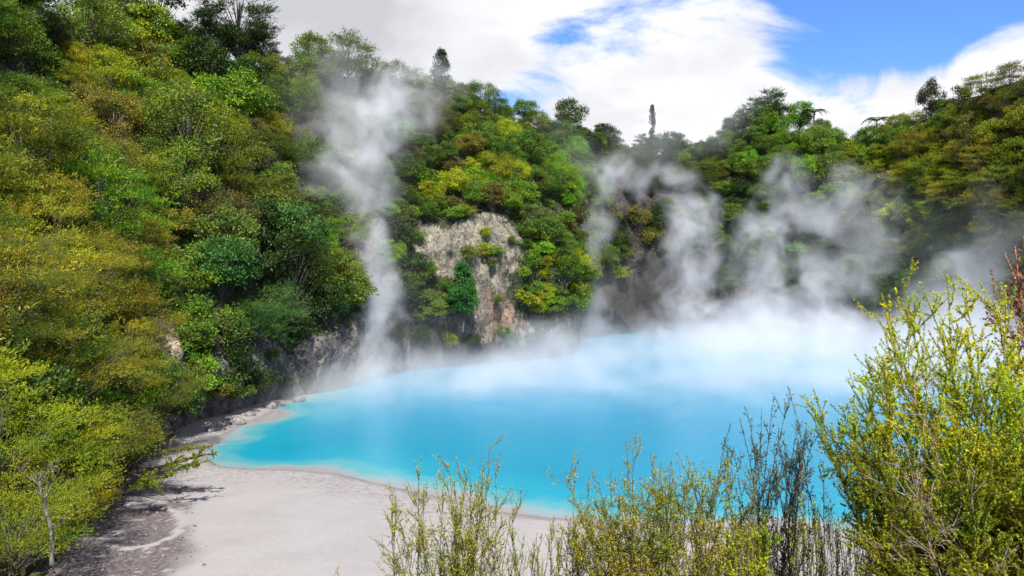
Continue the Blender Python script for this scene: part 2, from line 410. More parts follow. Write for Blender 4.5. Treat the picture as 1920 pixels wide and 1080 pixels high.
k = (vkk < 1.0 + 1.1 * fbm(TP / 4.0 + 9, 3)) & (TPX > 300) & (ROCK == 0); ROCK[k] = 1.0; TINT[k] = np.where(ROCK[k][:, None] * 0 + (TPX[k] > 1050)[:, None], np.array([.075, .062, .056]), TINT[k] * .75)
gi, gj = np.meshgrid(np.arange(NV - 1), np.arange(NU - 1), indexing='ij')
TQ = np.stack([gi * NU + gj, gi * NU + gj + 1, (gi + 1) * NU + gj + 1, (gi + 1) * NU + gj], -1).reshape(-1, 4)
hill = link('hillside', mesh_np('hillside', TP.reshape(-1, 3), TQ, rock_material(), vert_attr={'tint': TINT.reshape(-1, 3), 'veg': 1 - ROCK.ravel()}, smooth=True), kind='structure')

# ------------------------------------------------------------------ beach, ground under the camera and the lake
SHORE = [PG(*p)[:2] for p in ((620, 728), (545, 752), (500, 780), (450, 800), (412, 826), (385, 852), (392, 868), (440, 877), (560, 881), (640, 891), (720, 908), (860, 942), (960, 962), (1090, 975), (1300, 985), (1560, 992), (1900, 985), (2300, 960), (2900, 900))]
SHORE = catmull(SHORE, 200)


def shore_dist(X, Y):                                       # signed: positive inland (camera side)
    P = np.stack([X, Y], -1); best = np.full(X.shape, 1e9); sgn = np.ones(X.shape)
    for a in range(len(SHORE) - 1):
        p, q = SHORE[a], SHORE[a + 1]; d = q - p; L = (d ** 2).sum()
        t = np.clip(((P - p) @ d) / L, 0, 1); v = P - (p + t[..., None] * d); dd = np.sqrt((v ** 2).sum(-1))
        c = d[0] * v[..., 1] - d[1] * v[..., 0]
        k = dd < best; best = np.where(k, dd, best); sgn = np.where(k, np.where(c > 0, -1, 1), sgn)
    return best * sgn


gx = np.concatenate([np.linspace(-400, -46, 12, endpoint=False), np.linspace(-46, 24, 260, endpoint=False), np.linspace(24, 100, 60), np.linspace(110, 400, 12)])
gy = np.concatenate([np.linspace(-400, -26, 12, endpoint=False), np.linspace(-26, 30, 90, endpoint=False), np.linspace(30, 66, 150, endpoint=False), np.linspace(66, 150, 60), np.linspace(160, 500, 12)])
GX, GY = np.meshgrid(gx, gy); sd = shore_dist(GX, GY) + (fbm(np.stack([GX, GY, 0 * GX], -1) * .7, 4) - .5) * .9
wob = fbm(np.stack([GX, GY, 0 * GX], -1) * .5, 4) - .5
GZ = np.where(sd > 0, .9 * (1 - np.exp(-sd * .06)) + .05 * sd.clip(0, 1), np.maximum(sd * .16, -3)) + wob * .14 * np.clip(np.abs(sd) / 2, 0.15, 1)


def bank_height(X, Y):                                      # the planted bank below the lookout
    z = np.interp(Y, [-400, 2.6, 5, 10, 16, 23, 28, 32], [12.4, 12.4, 11.25, 8.3, 4.6, 1.3, 0, -6])
    return z


GZ = np.maximum(GZ, bank_height(GX, GY) + wob * .25 * (GY < 27))
px, py, dd = project(np.stack([GX, GY, GZ], -1))
mud = np.clip((410 - px + (wob * 160)) / 130, 0, 1) * np.clip((py - 870) / 40, 0, 1) * (GY > 27)
mud = np.maximum(mud, np.clip((345 - px + wob * 100) / 60, 0, 1) * (GY > 27))
crust = np.abs(fbm(np.stack([GX * .35, GY * .8, 0 * GX], -1), 4) - .5)
ex, ey = (px - 250) / 92, (py - 985) / 46
rim = np.abs(np.hypot(ex, ey) - 1 + wob * .35)
mud = np.where((rim < .085) & (px > 190) & (py < 1040), mud * .3, mud); mud = np.where((crust < .02) & (px < 345), mud * .3, mud)
GZ = GZ + np.where(GY > 27, .12 * np.exp(-(rim / .2) ** 2) + .1 * np.clip(1 - np.hypot(ex, ey), 0, 1), 0) * (px < 420)
wetband = np.clip(1 - np.abs(sd - 1.8) / 3.2, 0.06, 1) * np.clip((1050 - px) / 250, .25, 1)
veg = np.clip((bank_height(GX, GY) - .8) / 1.5, 0, 1)
gi, gj = np.meshgrid(np.arange(len(gy) - 1), np.arange(len(gx) - 1), indexing='ij'); w_ = len(gx)
GQ = np.stack([gi * w_ + gj, gi * w_ + gj + 1, (gi + 1) * w_ + gj + 1, (gi + 1) * w_ + gj], -1).reshape(-1, 4)
link('beach', mesh_np('beach', np.stack([GX, GY, GZ], -1).reshape(-1, 3), GQ, beach_material(), vert_attr={'mud': mud.ravel(), 'wet': wetband.ravel(), 'veg': veg.ravel(), 'damp': np.exp(-(np.clip(sd - .15, 0, None) / .45) ** 2).ravel()}, smooth=True), kind='structure')
wx, wy = np.linspace(-48, 92, 240), np.linspace(29, 152, 220); WX, WY = np.meshgrid(wx, wy); off = np.clip((-shore_dist(WX, WY) + (fbm(np.stack([WX, WY, 0 * WX], -1) * .35, 3) - .5) * 1.4) / 22, 0, 1)
gi, gj = np.meshgrid(np.arange(219), np.arange(239), indexing='ij')
WQ = np.stack([gi * 240 + gj, gi * 240 + gj + 1, (gi + 1) * 240 + gj + 1, (gi + 1) * 240 + gj], -1).reshape(-1, 4)
link('lake_water', mesh_np('lake_water', np.stack([WX, WY, 0 * WX], -1).reshape(-1, 3), WQ, water_material(), vert_attr={'offshore': off.ravel()}, smooth=True), kind='structure')


# ------------------------------------------------------------------ tree builders (each returns trunk mesh, crown mesh)
def rdir(rng, n): return nrm(rng.normal(size=(n, 3)))


def curve3(a, b, c, n=5):
    t = np.linspace(0, 1, n)[:, None]; return (1 - t) ** 2 * a + 2 * t * (1 - t) * b + t ** 2 * c


def clumpy_tree(seed, H=6, R=3, base=.35, n_clump=38, cr=.8, leaves=110, ll=.26, lw=.15, flat=.8, style='round', trunk_r=.13, mat=None, feather=False, twig=.7, per=26, lean=0.0, bark=None):
    rng = np.random.default_rng(seed); tb, lv = Tubes(), Leaves()
    top = np.array([lean + rng.normal() * .1 * R, rng.normal() * .1 * R, H * .8])
    trunk = curve3(np.array([0, 0, -.8]), np.array([rng.normal() * .2, rng.normal() * .2, H * .4]), top, 8)
    tb.add(trunk, np.linspace(trunk_r, trunk_r * .3, 8), 6)
    zc, hz = H * (1 + base) / 2, H * (1 - base) / 2
    cs = []
    lob = rng.uniform(.75, 1.15, 9)
    while len(cs) < n_clump:
        d = rdir(rng, 1)[0]; rr = rng.uniform(.45, 1) ** .5
        az = (math.atan2(d[1], d[0]) / (2 * math.pi) % 1) * 8
        k = lob[int(az)] * (1 - az % 1) + lob[int(az) + 1] * (az % 1)
        p = np.array([d[0] * R * k, d[1] * R * k, d[2] * hz]) * rr * np.array([1, 1, 1 if d[2] > 0 else .8]) + np.array([0, 0, zc])
        if style == 'cone':
            fz = (p[2] - H * base) / (H * (1 - base)); lim = R * max(.05, 1 - fz) ** .8; q = np.hypot(p[0], p[1])
            if q > lim: p[:2] *= lim / q
        elif style == 'layer': p[2] = np.round(p[2] / (hz * .42)) * hz * .42 + rng.normal() * .12 - .06 * (p[0] ** 2 + p[1] ** 2) / R
        p[0] += lean * (p[2] / H) ** 1.5
        cs.append(p)
    for c in cs:
        t0 = np.clip((c[2] / H) * .75 - .12, .15, .95); j = t0 * 7; a = trunk[int(j)] * (1 - j % 1) + trunk[min(7, int(j) + 1)] * (j % 1)
        tb.add(curve3(a, (a + c) / 2 + np.array([0, 0, -.1 * R * rng.uniform(-.5, 1)]), c, 5), np.linspace(trunk_r * .32, .012, 5), 4)
        r = cr * rng.uniform(.7, 1.3); ctone = rng.uniform(.1, .9)
        if feather:
            nt_ = max(3, int(leaves * rng.uniform(.7, 1.3) / per))
            out = nrm(np.array([c[0], c[1], .25 * R]))
            for _ in range(nt_):
                d = nrm(out * rng.uniform(.2, 1.2) + rng.normal(size=3) * np.array([.75, .75, .2]) + np.array([0, 0, .16])); s = c + rng.normal(size=3) * r * np.array([.5, .5, .13])
                L = twig * rng.uniform(.6, 1.3); n = per; t = rng.uniform(0, 1, n)
                bend = np.array([0, 0, rng.uniform(-.25, .1)])
                P = s + d * (t * L)[:, None] + bend * (t ** 2 * L)[:, None] + rng.normal(size=(n, 3)) * L * .055
                A = d + bend * t[:, None] + rng.normal(size=(n, 3)) * .45
                lv.add(P, A, rng.normal(size=(n, 3)) * .6 + np.array([0, 0, 1]), ll * rng.uniform(.6, 1.3, n), lw * rng.uniform(.7, 1.2, n), np.clip(ctone * .85 + rng.normal(size=n) * .1 + .06, 0, 1))
        else:
            n = int(leaves * rng.uniform(.75, 1.25) * (r / cr) ** 1.6); d = rdir(rng, n); d[:, 2] = np.where(d[:, 2] < -.25, -d[:, 2], d[:, 2])
            rad = rng.uniform(.25, 1, n) ** .45 * (1 + .25 * rng.normal(size=n))
            P = c + d * (r * rad)[:, None] * np.array([1, 1, flat])
            A = d + rng.normal(size=(n, 3)) * .8 + np.array([0, 0, -.1])
            lv.add(P, A, d * .8 + np.array([0, 0, .9]) + rng.normal(size=(n, 3)) * .55, ll * rng.uniform(.6, 1.3, n), lw * rng.uniform(.7, 1.3, n), np.clip(ctone * .78 + rng.normal(size=n) * .1 + .1, 0, 1))
    return tb.mesh('trunk', bark or M_BARK), lv.mesh('crown', mat or M_LEAF)


def poplar_like(seed, H=8, R=1.0, n=46, ll=.24, lw=.14, gap=0.0):
    rng = np.random.default_rng(seed); tb, lv = Tubes(), Leaves()
    tr = curve3(np.array([0, 0, -.8]), np.array([.1, .1, H * .5]), np.array([rng.normal() * .15, 0, H * .97]), 8); tb.add(tr, np.linspace(.12, .02, 8), 5)
    for k in range(n):
        z = H * rng.uniform(.14, 1) ** .85; w = R * math.sin(min(1, (z / H - .05) * 1.05) * math.pi) ** .6 * rng.uniform(.5, 1.1); a = rng.uniform(0, 6.28)
        c = np.array([math.cos(a) * w * .7, math.sin(a) * w * .7, z]); tb.add(curve3(np.array([0, 0, z - .6]), c * .5 + np.array([0, 0, z / 2 - .4]), c, 4), np.linspace(.03, .01, 4), 4)
        m = 70; d = rdir(rng, m); P = c + d * rng.uniform(.2, 1, m)[:, None] ** .5 * np.array([.42, .42, .5]) * (R ** .5)
        lv.add(P, d + np.array([0, 0, .5]) + rng.normal(size=(m, 3)) * .6, d + rng.normal(size=(m, 3)) * .6, ll, lw, np.clip(rng.uniform(.1, .9) * .6 + rng.normal(size=m) * .2 + .2, 0, 1))
    return tb.mesh('trunk', M_BARK), lv.mesh('crown', M_LEAF)


PROTO = {
    'B': [clumpy_tree(10 + k, H=h, R=r, base=.22, n_clump=n, cr=.95, leaves=150, ll=.27, lw=.16) for k, (h, r, n) in enumerate(((5.6, 3.0, 44), (6.4, 2.7, 46), (5.0, 3.3, 46), (7.0, 3.1, 50)))],
    'S': [clumpy_tree(30 + k, H=h, R=r, base=.15, n_clump=n, cr=.85, leaves=190, ll=.19, lw=.10, flat=.9) for k, (h, r, n) in enumerate(((6.0, 3.0, 56), (6.8, 2.8, 60), (5.2, 3.2, 56)))],
    'K': [clumpy_tree(50 + k, H=h, R=r, base=.3, n_clump=n, cr=1.0, leaves=300, ll=.23, lw=.06, style='layer', feather=True, twig=1.0, per=16, mat=M_FEATHER) for k, (h, r, n) in enumerate(((6.0, 3.1, 46), (6.8, 2.9, 48), (5.4, 3.4, 50), (6.2, 3.3, 50)))],
    'H': [clumpy_tree(70 + k, H=h, R=r, base=-.1, n_clump=n, cr=.55, leaves=110, ll=.2, lw=.11, trunk_r=.06) for k, (h, r, n) in enumerate(((1.9, 1.5, 22), (2.4, 1.3, 22), (1.5, 1.7, 24)))],
    'C': [clumpy_tree(90 + k, H=h, R=r, base=.12, n_clump=n, cr=1.05, leaves=420, ll=.26, lw=.07, feather=True, twig=.9, per=16, mat=M_FEATHER, trunk_r=.2) for k, (h, r, n) in enumerate(((8.5, 3.5, 64), (9.5, 3.0, 60)))],
    'N': [clumpy_tree(110 + k, H=h, R=r, base=.25, n_clump=n, cr=.95, leaves=500, ll=.13, lw=.034, style='layer', feather=True, twig=1.15, per=26, mat=M_FEATHER, trunk_r=.11, lean=ln) for k, (h, r, n, ln) in enumerate(((7.5, 3.4, 48, 1.2), (8.5, 3.2, 50, 1.0), (6.5, 3.6, 48, 1.4), (5.0, 3.2, 42, .8)))],
}
NAMES = {'B': 'broadleaf_tree', 'S': 'small_leaved_tree', 'K': 'tea_tree', 'H': 'shrub', 'C': 'dark_evergreen', 'N': 'tea_tree'}
PHRASE = {'B': 'broadleaf tree', 'S': 'fine-leaved tree', 'K': 'tea tree', 'H': 'shrub', 'C': 'evergreen tree', 'N': 'feathery tea tree'}
CATS = {'B': 'tree', 'S': 'tree', 'K': 'tree', 'H': 'shrub', 'C': 'tree', 'N': 'tree'}

COLR = {'golden': (.195, .18, .028), 'olive': (.11, .14, .03), 'yellow-green': (.195, .225, .022), 'bright green': (.105, .19, .024), 'mid green': (.072, .122, .027), 'dark green': (.022, .045, .013),
        'blue-green': (.048, .11, .045), 'brownish': (.11, .108, .042), 'rust-tinged': (.145, .122, .04), 'grey-green': (.085, .10, .055)}
# where the vegetation changes: photo position, kinds, colours, size, phrase for the place
ZONES = [
    (40, 60, 'SC', ('dark green', 'mid green'), 1.0, "in the tall slope's top corner"),
    (110, 150, 'SB', ('mid green', 'bright green', 'grey-green'), 1.0, "below the tall slope's top corner"),
    (180, 60, 'BB', ('yellow-green', 'yellow-green', 'bright green'), .9, "on the tall slope's sunlit shoulder"),
    (270, 90, 'BS', ('yellow-green', 'bright green'), .9, 'under the thin-stemmed ridge tree'),
    (370, 120, 'BB', ('bright green', 'bright green'), .9, 'in front of the big dark evergreen'),
    (60, 200, 'SH', ('olive', 'mid green'), .9, 'beneath the shaded top corner'),
    (210, 180, 'BS', ('yellow-green', 'bright green', 'yellow-green', 'rust-tinged'), .85, 'halfway up the sunlit shoulder'),
    (310, 220, 'BS', ('yellow-green', 'bright green', 'olive'), .9, 'below the bright sunlit shoulder'),
    (430, 220, 'BK', ('mid green', 'dark green', 'bright green'), .9, 'below the big dark evergreen'),
    (540, 130, 'SB', ('mid green', 'olive'), .9, 'on the ridge beside the big evergreen'),
    (560, 230, 'KS', ('olive', 'mid green'), .9, "beside the first plume's upper steam"),
    (640, 110, 'SB', ('olive', 'mid green', 'grey-green'), .8, 'on the ridge over the first plume'),
    (720, 130, 'SK', ('grey-green', 'brownish'), .8, 'on the ridge behind the first plume'),
    (640, 240, 'KH', ('grey-green', 'brownish'), .8, "within the first plume's upper steam"),
    (50, 300, 'SK', ('olive', 'yellow-green', 'mid green'), .9, 'high above the golden tea trees'),
    (150, 280, 'SS', ('rust-tinged', 'olive', 'yellow-green'), .85, 'in the bronze-leaved patch'),
    (250, 320, 'SS', ('brownish', 'olive', 'rust-tinged'), .85, 'beside the bronze-leaved patch'),
    (370, 340, 'SS', ('olive', 'olive', 'mid green'), 1.0, 'in the tall olive stand mid-slope'),
    (380, 450, 'SS', ('olive', 'mid green', 'brownish'), 1.0, 'low in the tall olive stand'),
    (500, 300, 'KS', ('olive', 'yellow-green', 'mid green', 'rust-tinged'), .85, "at the first gully's edge"),
    (500, 400, 'KB', ('mid green', 'olive'), .85, 'in the strip beside the first gully'),
    (600, 420, 'KH', ('olive', 'mid green'), .75, "on the first gully's wall"),
    (70, 420, 'KK', ('golden', 'yellow-green', 'olive'), .9, 'above the near golden tea trees'),
    (190, 420, 'KB', ('olive', 'golden', 'bright green'), .8, 'among ferns above golden tea trees'),
    (260, 510, 'KB', ('golden', 'mid green', 'bright green'), .8, 'behind the near golden stand'),
    (340, 560, 'BH', ('bright green', 'mid green'), .8, 'above the blocky pale rock'),
    (380, 660, 'HB', ('bright green', 'mid green'), .7, 'beside the blocky pale rock'),
    (450, 520, 'BB', ('blue-green', 'mid green'), .85, 'over the grey lakeside cliff'),
    (540, 520, 'BB', ('blue-green', 'mid green', 'dark green'), .85, 'hanging over the grey lakeside cliff'),
    (540, 600, 'BK', ('mid green', 'dark green', 'blue-green'), .8, "at the grey lakeside cliff's lip"),
    (640, 520, 'KB', ('mid green', 'bright green', 'olive'), .75, "by the first plume's base corner"),
    (450, 700, 'HH', ('mid green', 'dark green'), .8, "at the grey lakeside cliff's foot"),
    (700, 260, 'HK', ('grey-green', 'brownish'), .7, 'in the steaming first gully'),
    (790, 230, 'KK', ('brownish', 'olive'), .75, 'on the brow above the bluff'),
    (880, 200, 'SB', ('mid green', 'olive'), .75, 'behind the brow above the bluff'),
    (790, 320, 'BH', ('bright green', 'mid green', 'blue-green'), .7, "on the bluff's upper flank"),
    (860, 350, 'BH', ('bright green', 'yellow-green', 'rust-tinged'), .65, 'above the bare tan rock face'),
    (930, 300, 'BS', ('bright green', 'yellow-green', 'mid green'), .7, "on the bluff's sunny crown"),
    (780, 420, 'BH', ('mid green', 'bright green'), .65, 'between tan rock and first plume'),
    (790, 530, 'HB', ('mid green', 'olive', 'dark green'), .75, "below the tan rock's near end"),
    (850, 590, 'HB', ('dark green', 'mid green'), .75, "around the bluff's pointed tree"),
    (1000, 250, 'BS', ('mid green', 'olive', 'bright green'), .7, 'on the ridge past the central bluff'),
    (1030, 330, 'BS', ('mid green', 'bright green'), .7, "on the bluff's far shoulder"),
    (1020, 430, 'BH', ('grey-green', 'mid green', 'bright green'), .65, 'just beyond the tan rock'),
    (1040, 530, 'HB', ('mid green', 'bright green', 'yellow-green'), .75, "on the bluff's far edge"),
    (1010, 600, 'HB', ('bright green', 'yellow-green', 'mid green'), .75, "at the bluff's far foot"),
    (1110, 250, 'BB', ('dark green', 'mid green'), .75, 'on the ridge over the far cove'),
    (1220, 280, 'BC', ('dark green', 'dark green', 'grey-green'), .75, "in the ridge's misty saddle"),
    (1200, 420, 'HH', ('dark green', 'brownish'), .8, "on the far cove's dark cliff"),
    (1360, 260, 'KB', ('olive', 'mid green', 'dark green'), .8, 'below the steaming ridge top'),
    (1420, 200, 'CB', ('dark green', 'dark green', 'mid green'), .75, 'on the ridge top by the steam'),
    (1450, 290, 'BB', ('bright green', 'mid green'), .85, 'high on the broad green slope'),
    (1540, 270, 'BB', ('bright green', 'bright green', 'mid green'), .8, 'below the first tree fern'),
    (1420, 400, 'BH', ('mid green', 'dark green'), .75, 'above the curling steam plume'),
    (1550, 370, 'BB', ('mid green', 'bright green'), .85, 'amid the broad green slope'),
    (1540, 480, 'BH', ('dark green', 'mid green'), .8, 'behind the curling steam plume'),
    (1640, 270, 'BB', ('bright green', 'mid green', 'yellow-green'), .8, 'below the second tree fern'),
    (1660, 380, 'KB', ('olive', 'yellow-green'), .8, 'between the green and golden slopes'),
    (1650, 520, 'BB', ('mid green', 'dark green'), .8, 'low over the thick steam bank'),
    (1740, 220, 'BK', ('yellow-green', 'mid green'), .75, 'under the lone round ridge tree'),
    (1800, 170, 'KK', ('olive', 'brownish', 'dark green'), .75, "near the golden slope's top"),
    (1890, 160, 'KK', ('brownish', 'olive'), .75, "at the golden slope's high end"),
    (1760, 320, 'KK', ('golden', 'yellow-green', 'olive'), .75, "in the golden slope's sunlit middle"),
    (1860, 270, 'KB', ('golden', 'yellow-green', 'brownish'), .75, 'high on the golden slope'),
    (1730, 420, 'KB', ('yellow-green', 'mid green'), .75, 'low on the golden slope'),
    (1860, 390, 'KK', ('golden', 'olive', 'grey-green'), .75, "by the golden slope's thin steam"),
    (1790, 500, 'BK', ('mid green', 'blue-green'), .75, "at the golden slope's foot"),
]
ZXY = np.array([(z[0], z[1]) for z in ZONES], float)
REC = []          # every placed plant: dict for naming and labelling


def put(kind, loc, scale, color, cname, zone=None, rot=None, variant=None, tilt=(0, 0), name=None, label=None, category=None, proto=None, group=None):
    tm, cm = proto or PROTO[kind][variant if variant is not None else random.randrange(len(PROTO[kind]))]
    nm = name or NAMES[kind]
    r = link(nm, None, loc=loc); r.empty_display_size = .3
    r.rotation_euler = (tilt[0], tilt[1], random.uniform(0, 6.28) if rot is None else rot)
    r.scale = scale if isinstance(scale, tuple) else (scale, scale, scale * random.uniform(.88, 1.15))
    t = link('stem' if kind == 'H' else 'trunk', tm, r); c = link('crown' if kind != 'H' else 'foliage', cm, r)
    c.color = (*color, 1)
    r['category'] = category or CATS[kind]
    if group: r['group'] = group
    x, y, d = project(np.array(loc) + np.array([0, 0, 1.5 * (scale if not isinstance(scale, tuple) else scale[2])]))
    REC.append(dict(o=r, kind=kind, cname=cname, zone=zone, px=float(x), py=float(y), d=float(d), size=float(r.scale[2]), label=label))
    if label: r['label'] = label
    return r


def jitter_col(c, amt=.22):
    k = random.uniform(1 - amt, 1 + amt); return tuple(max(.004, v * k * random.uniform(.9, 1.1)) for v in c)


def zone_of(px, py):
    d = ((ZXY - np.array([px + random.gauss(0, 22), py + random.gauss(0, 22)])) ** 2).sum(1); return ZONES[int(d.argmin())]


# sample the sheet evenly by area
area = np.linalg.norm(np.cross(np.gradient(TP, axis=1), np.gradient(TP, axis=0)), axis=-1)
ok = (vkk > 1.55) & (vkk < 5.25) & (TPX > -90) & (TPX < 2010) & (TPD > 34) & (TPY > -90) & (TPY < 900)
HN = nrm(np.cross(np.gradient(TP, axis=1), np.gradient(TP, axis=0))); HN *= np.sign((HN * NRM).sum(-1, keepdims=True))
facing = (HN * (np.array([0, 0, HC]) - TP)).sum(-1) / np.linalg.norm(TP - np.array([0, 0, HC]), axis=-1)
wgt = (area * ok * (1 - .96 * ROCK) * np.clip(facing + .35, .05, 1)).ravel(); wgt /= wgt.sum()
cand = RNG.choice(len(wgt), 26000, p=wgt)
flatP, flatX, flatY, flatD, flatV, flatN = TP.reshape(-1, 3), TPX.ravel(), TPY.ravel(), TPD.ravel(), np.broadcast_to(vkk, TP.shape[:2]).ravel(), HN.reshape(-1, 3)
kept, kr = np.empty((0, 3)), np.empty(0)
count = nH = 0
for ci in cand:
    p = flatP[ci]; z = zone_of(flatX[ci], flatY[ci]); kd = random.choice(z[2]); steep = 1 - abs(flatN[ci][2])
    if steep > .78 and kd in 'BKS' and random.random() < .5: kd = 'H'
    if kd == 'H' and (random.random() < .84 if z[0] == 1200 else nH > 285): continue
    s = z[4] * random.choice((.62, .78, .9, 1.0, 1.12, 1.3))
    if kd == 'H': s *= 1.55
    if flatX[ci] < 680 and kd != 'H': s *= 1.16
    rad = {'B': 2.6, 'S': 2.6, 'K': 2.5, 'H': 1.5, 'C': 2.9}[kd] * s * (.82 if steep > .6 else .95)
    if len(kept) and (np.sqrt(((kept - p) ** 2).sum(1)) < (kr + rad) * (.80 if p[0] < 0 and flatX[ci] < 680 else .72)).any(): continue
    hgt = {'B': 3.3, 'S': 3.3, 'K': 3.2, 'H': 1.0, 'C': 4.0}[kd] * s * .8; cx, cy, cd = project(p + np.array([0, 0, hgt - (.25 * s if kd == 'H' else 1.5 * s)]))
    rr_ = rad * .55 * F / cd
    if any(in_poly(np.array([cx, cx - rr_, cx + rr_, cx, cx]), np.array([cy, cy, cy, cy - rr_, cy + rr_]), ROCKS[b][0]).any() for b in (0, 1)) or any(in_poly(np.array([cx]), np.array([cy]), ROCKS[b][0]).any() for b in (3, 4, 5)): continue
    kept = np.vstack([kept, p]); kr = np.append(kr, rad)
    cn = random.choice(z[3]); n_ = flatN[ci]; nH += kd == 'H'
    sink = .25 * s if kd == 'H' else (1.6 if kd in 'BS' else 1.9) * s * min(1, steep + .25)
    put(kd, tuple(p + np.array([n_[0], n_[1], 0]) * .15 - np.array([0, 0, sink])), s, jitter_col(COLR[cn], .32), cn, z, tilt=(-n_[1] * steep * .3, n_[0] * steep * .3))
    count += 1
print('hill plants', count)


def on_hill(px, py, vmin=1.2):                              # nearest visible point of the hillside under a photo position
    d2 = (flatX - px) ** 2 + (flatY - py) ** 2 + np.where((flatV < vmin) | (flatV > 5.3) | (flatD < 15), 1e9, 0)
    k = np.argsort(d2)[:12]; return flatP[k[np.argmin(flatD[k])]], k[0]


# skyline and other single trees
for px_, py_, kd, s, cn, lab in (
        (445, 135, 'C', 1.3, 'dark green', 'biggest dark evergreen standing on the ridge, broad and shaggy'),
        (400, 120, 'C', .62, 'dark green', 'small dark evergreen tucked against the biggest one on the ridge'),
        (500, 135, 'C', .6, 'dark green', 'low dark evergreen on the far side of the biggest ridge one'),
        (245, 60, 'C', .85, 'dark green', 'dark flat-topped evergreen beside the thin-stemmed ridge tree'),
        (360, 108, 'C', .5, 'dark green', 'small dark crown between thin-stemmed tree and biggest evergreen'),
        (20, 60, 'C', 1.1, 'dark green', 'large shaded evergreen filling the upper corner of the tall slope'),
        (1415, 232, 'C', .8, 'dark green', 'dark ragged evergreen on the steaming ridge top'),
        (1445, 232, 'C', .62, 'dark green', 'smaller ragged evergreen beside the dark one on the steaming ridge')):
    p, k = on_hill(px_, py_, 4.2); put(kd, tuple(p - np.array([0, 0, .4])), s, COLR[cn], cn, name='dark_evergreen', label=lab)
pt = poplar_like(501, 8.6, 1.9, 80)
p, k = on_hill(832, 190, 4.2); put('C', tuple(p + np.array([0, 0, .6])), .95, (.022, .034, .016), 'dark green', proto=pt, name='columnar_tree', label='tall dark columnar tree standing alone on the ridge above the bluff')
p, k = on_hill(1227, 290, 4.2); put('C', tuple(p), (.95, .95, 1.12), (.05, .055, .04), 'grey', proto=poplar_like(502, 9.5, .75, 40), name='columnar_tree', label='slim grey columnar tree rising from the misty saddle')
p, k = on_hill(1740, 235, 4.2); put('B', tuple(p - np.array([0, 0, .5])), (.78, .78, 1.2), (.035, .042, .03), 'grey', proto=clumpy_tree(503, H=7, R=2.6, base=.28, n_clump=44, cr=.85, leaves=130, ll=.28, lw=.16), name='round_topped_tree', label='lone round grey-green tree standing against the cloud on the ridge')
p, k = on_hill(308, 105, 4.2); put('S', tuple(p), (1.15, 1.15, 1.25), (.02, .034, .014), 'dark green', proto=clumpy_tree(504, H=8.5, R=2.6, base=.38, n_clump=34, cr=.55, leaves=90, ll=.3, lw=.17, trunk_r=.11, bark=M_TWIG), name='slender_tree', label='thin-stemmed open tree on the ridge with sky showing through')
p, k = on_hill(935, 225, 4.2); put('S', tuple(p), .8, (.05, .05, .028), 'brown', proto=clumpy_tree(505, H=6.5, R=2.2, base=.5, n_clump=16, cr=.4, leaves=24, ll=.25, lw=.12, trunk_r=.1, bark=M_TWIG), name='bare_topped_tree', label='half-bare crooked tree above the ridge past the columnar tree')
p, k = on_hill(590, 225, 3.2); put('S', tuple(p), .75, (.12, .06, .03), 'rust-tinged', proto=clumpy_tree(506, H=6.5, R=2.6, base=.35, n_clump=18, cr=.45, leaves=24, ll=.22, lw=.11, trunk_r=.1, bark=M_TWIG), name='bare_topped_tree', label='sparse reddish tree leaning into the first steam plume')
p, k = on_hill(884, 600, 1.5); put('B', tuple(p - np.array([0, 2.2, 1.0])), (.95, .95, 1.0), (.035, .13, .04), 'green', proto=clumpy_tree(507, H=8.2, R=2.3, base=.02, n_clump=95, cr=.6, leaves=130, ll=.22, lw=.12, style='cone'), name='pointed_tree', label='pointed emerald tree growing in front of the tan rock face')


# tree ferns: trunk and separate arching fronds
def tree_fern(px_, py_, h, R, n, lab, vmin=4.2):
    p, k = on_hill(px_, py_, vmin); rng = np.random.default_rng(int(px_)); r = link('tree_fern', None, loc=tuple(p)); r['category'] = 'tree fern'; r['label'] = lab
    tb = Tubes(); tb.add(curve3(np.array([0, 0, -1.]), np.array([.1, 0, h * .5]), np.array([.05, 0, h]), 6), np.linspace(.16, .12, 6), 6); link('trunk', tb.mesh('trunk', M_BARK), r)
    for q in range(n):
        a = q * 6.283 / n + rng.uniform(-.2, .2); t = np.linspace(0, 1, 22); L = R * rng.uniform(.85, 1.1); d = np.array([math.cos(a), math.sin(a), 0])
        path = np.array([.05, 0, h]) + d * (t * L)[:, None] + np.array([0, 0, 1.]) * ((t * 1.0 - t ** 2 * 1.2) * L)[:, None]
        side = np.cross(d, (0, 0, 1)); lv = Leaves()
        for sgn in (-1, 1):
            for off_ in (0, .5):
                P = path[1:-1] + off_ * (path[2:] - path[1:-1]); w = np.sin(np.clip(t[1:-1] * .9 + .12, 0, 1) * math.pi) * L * .2 + .05
                lv.add(P, sgn * side + d * .45 + np.array([0, 0, -.25]) + rng.normal(size=P.shape) * .08, np.array([0, 0, 1.]) + 0 * P, w, .11 * R / 2, rng.uniform(.2, .8, len(P)))
        fr = link('frond', lv.mesh('frond', M_LEAF), r); fr.color = (.045, .075, .018, 1)


tree_fern(1522, 262, 6.0, 3.1, 11, 'tree fern with drooping crown on the skyline nearer the steam')
tree_fern(1638, 272, 5.2, 3.3, 11, 'tree fern with spread crown on the skyline by the golden slope')
tree_fern(130, 405, 1.4, 1.8, 10, 'pale tree fern among shrubs above the golden tea trees', 1.5)
tree_fern(375, 98, 1.6, 2.6, 12, 'bright green tree fern glowing just below the ridge evergreens', 4.0)

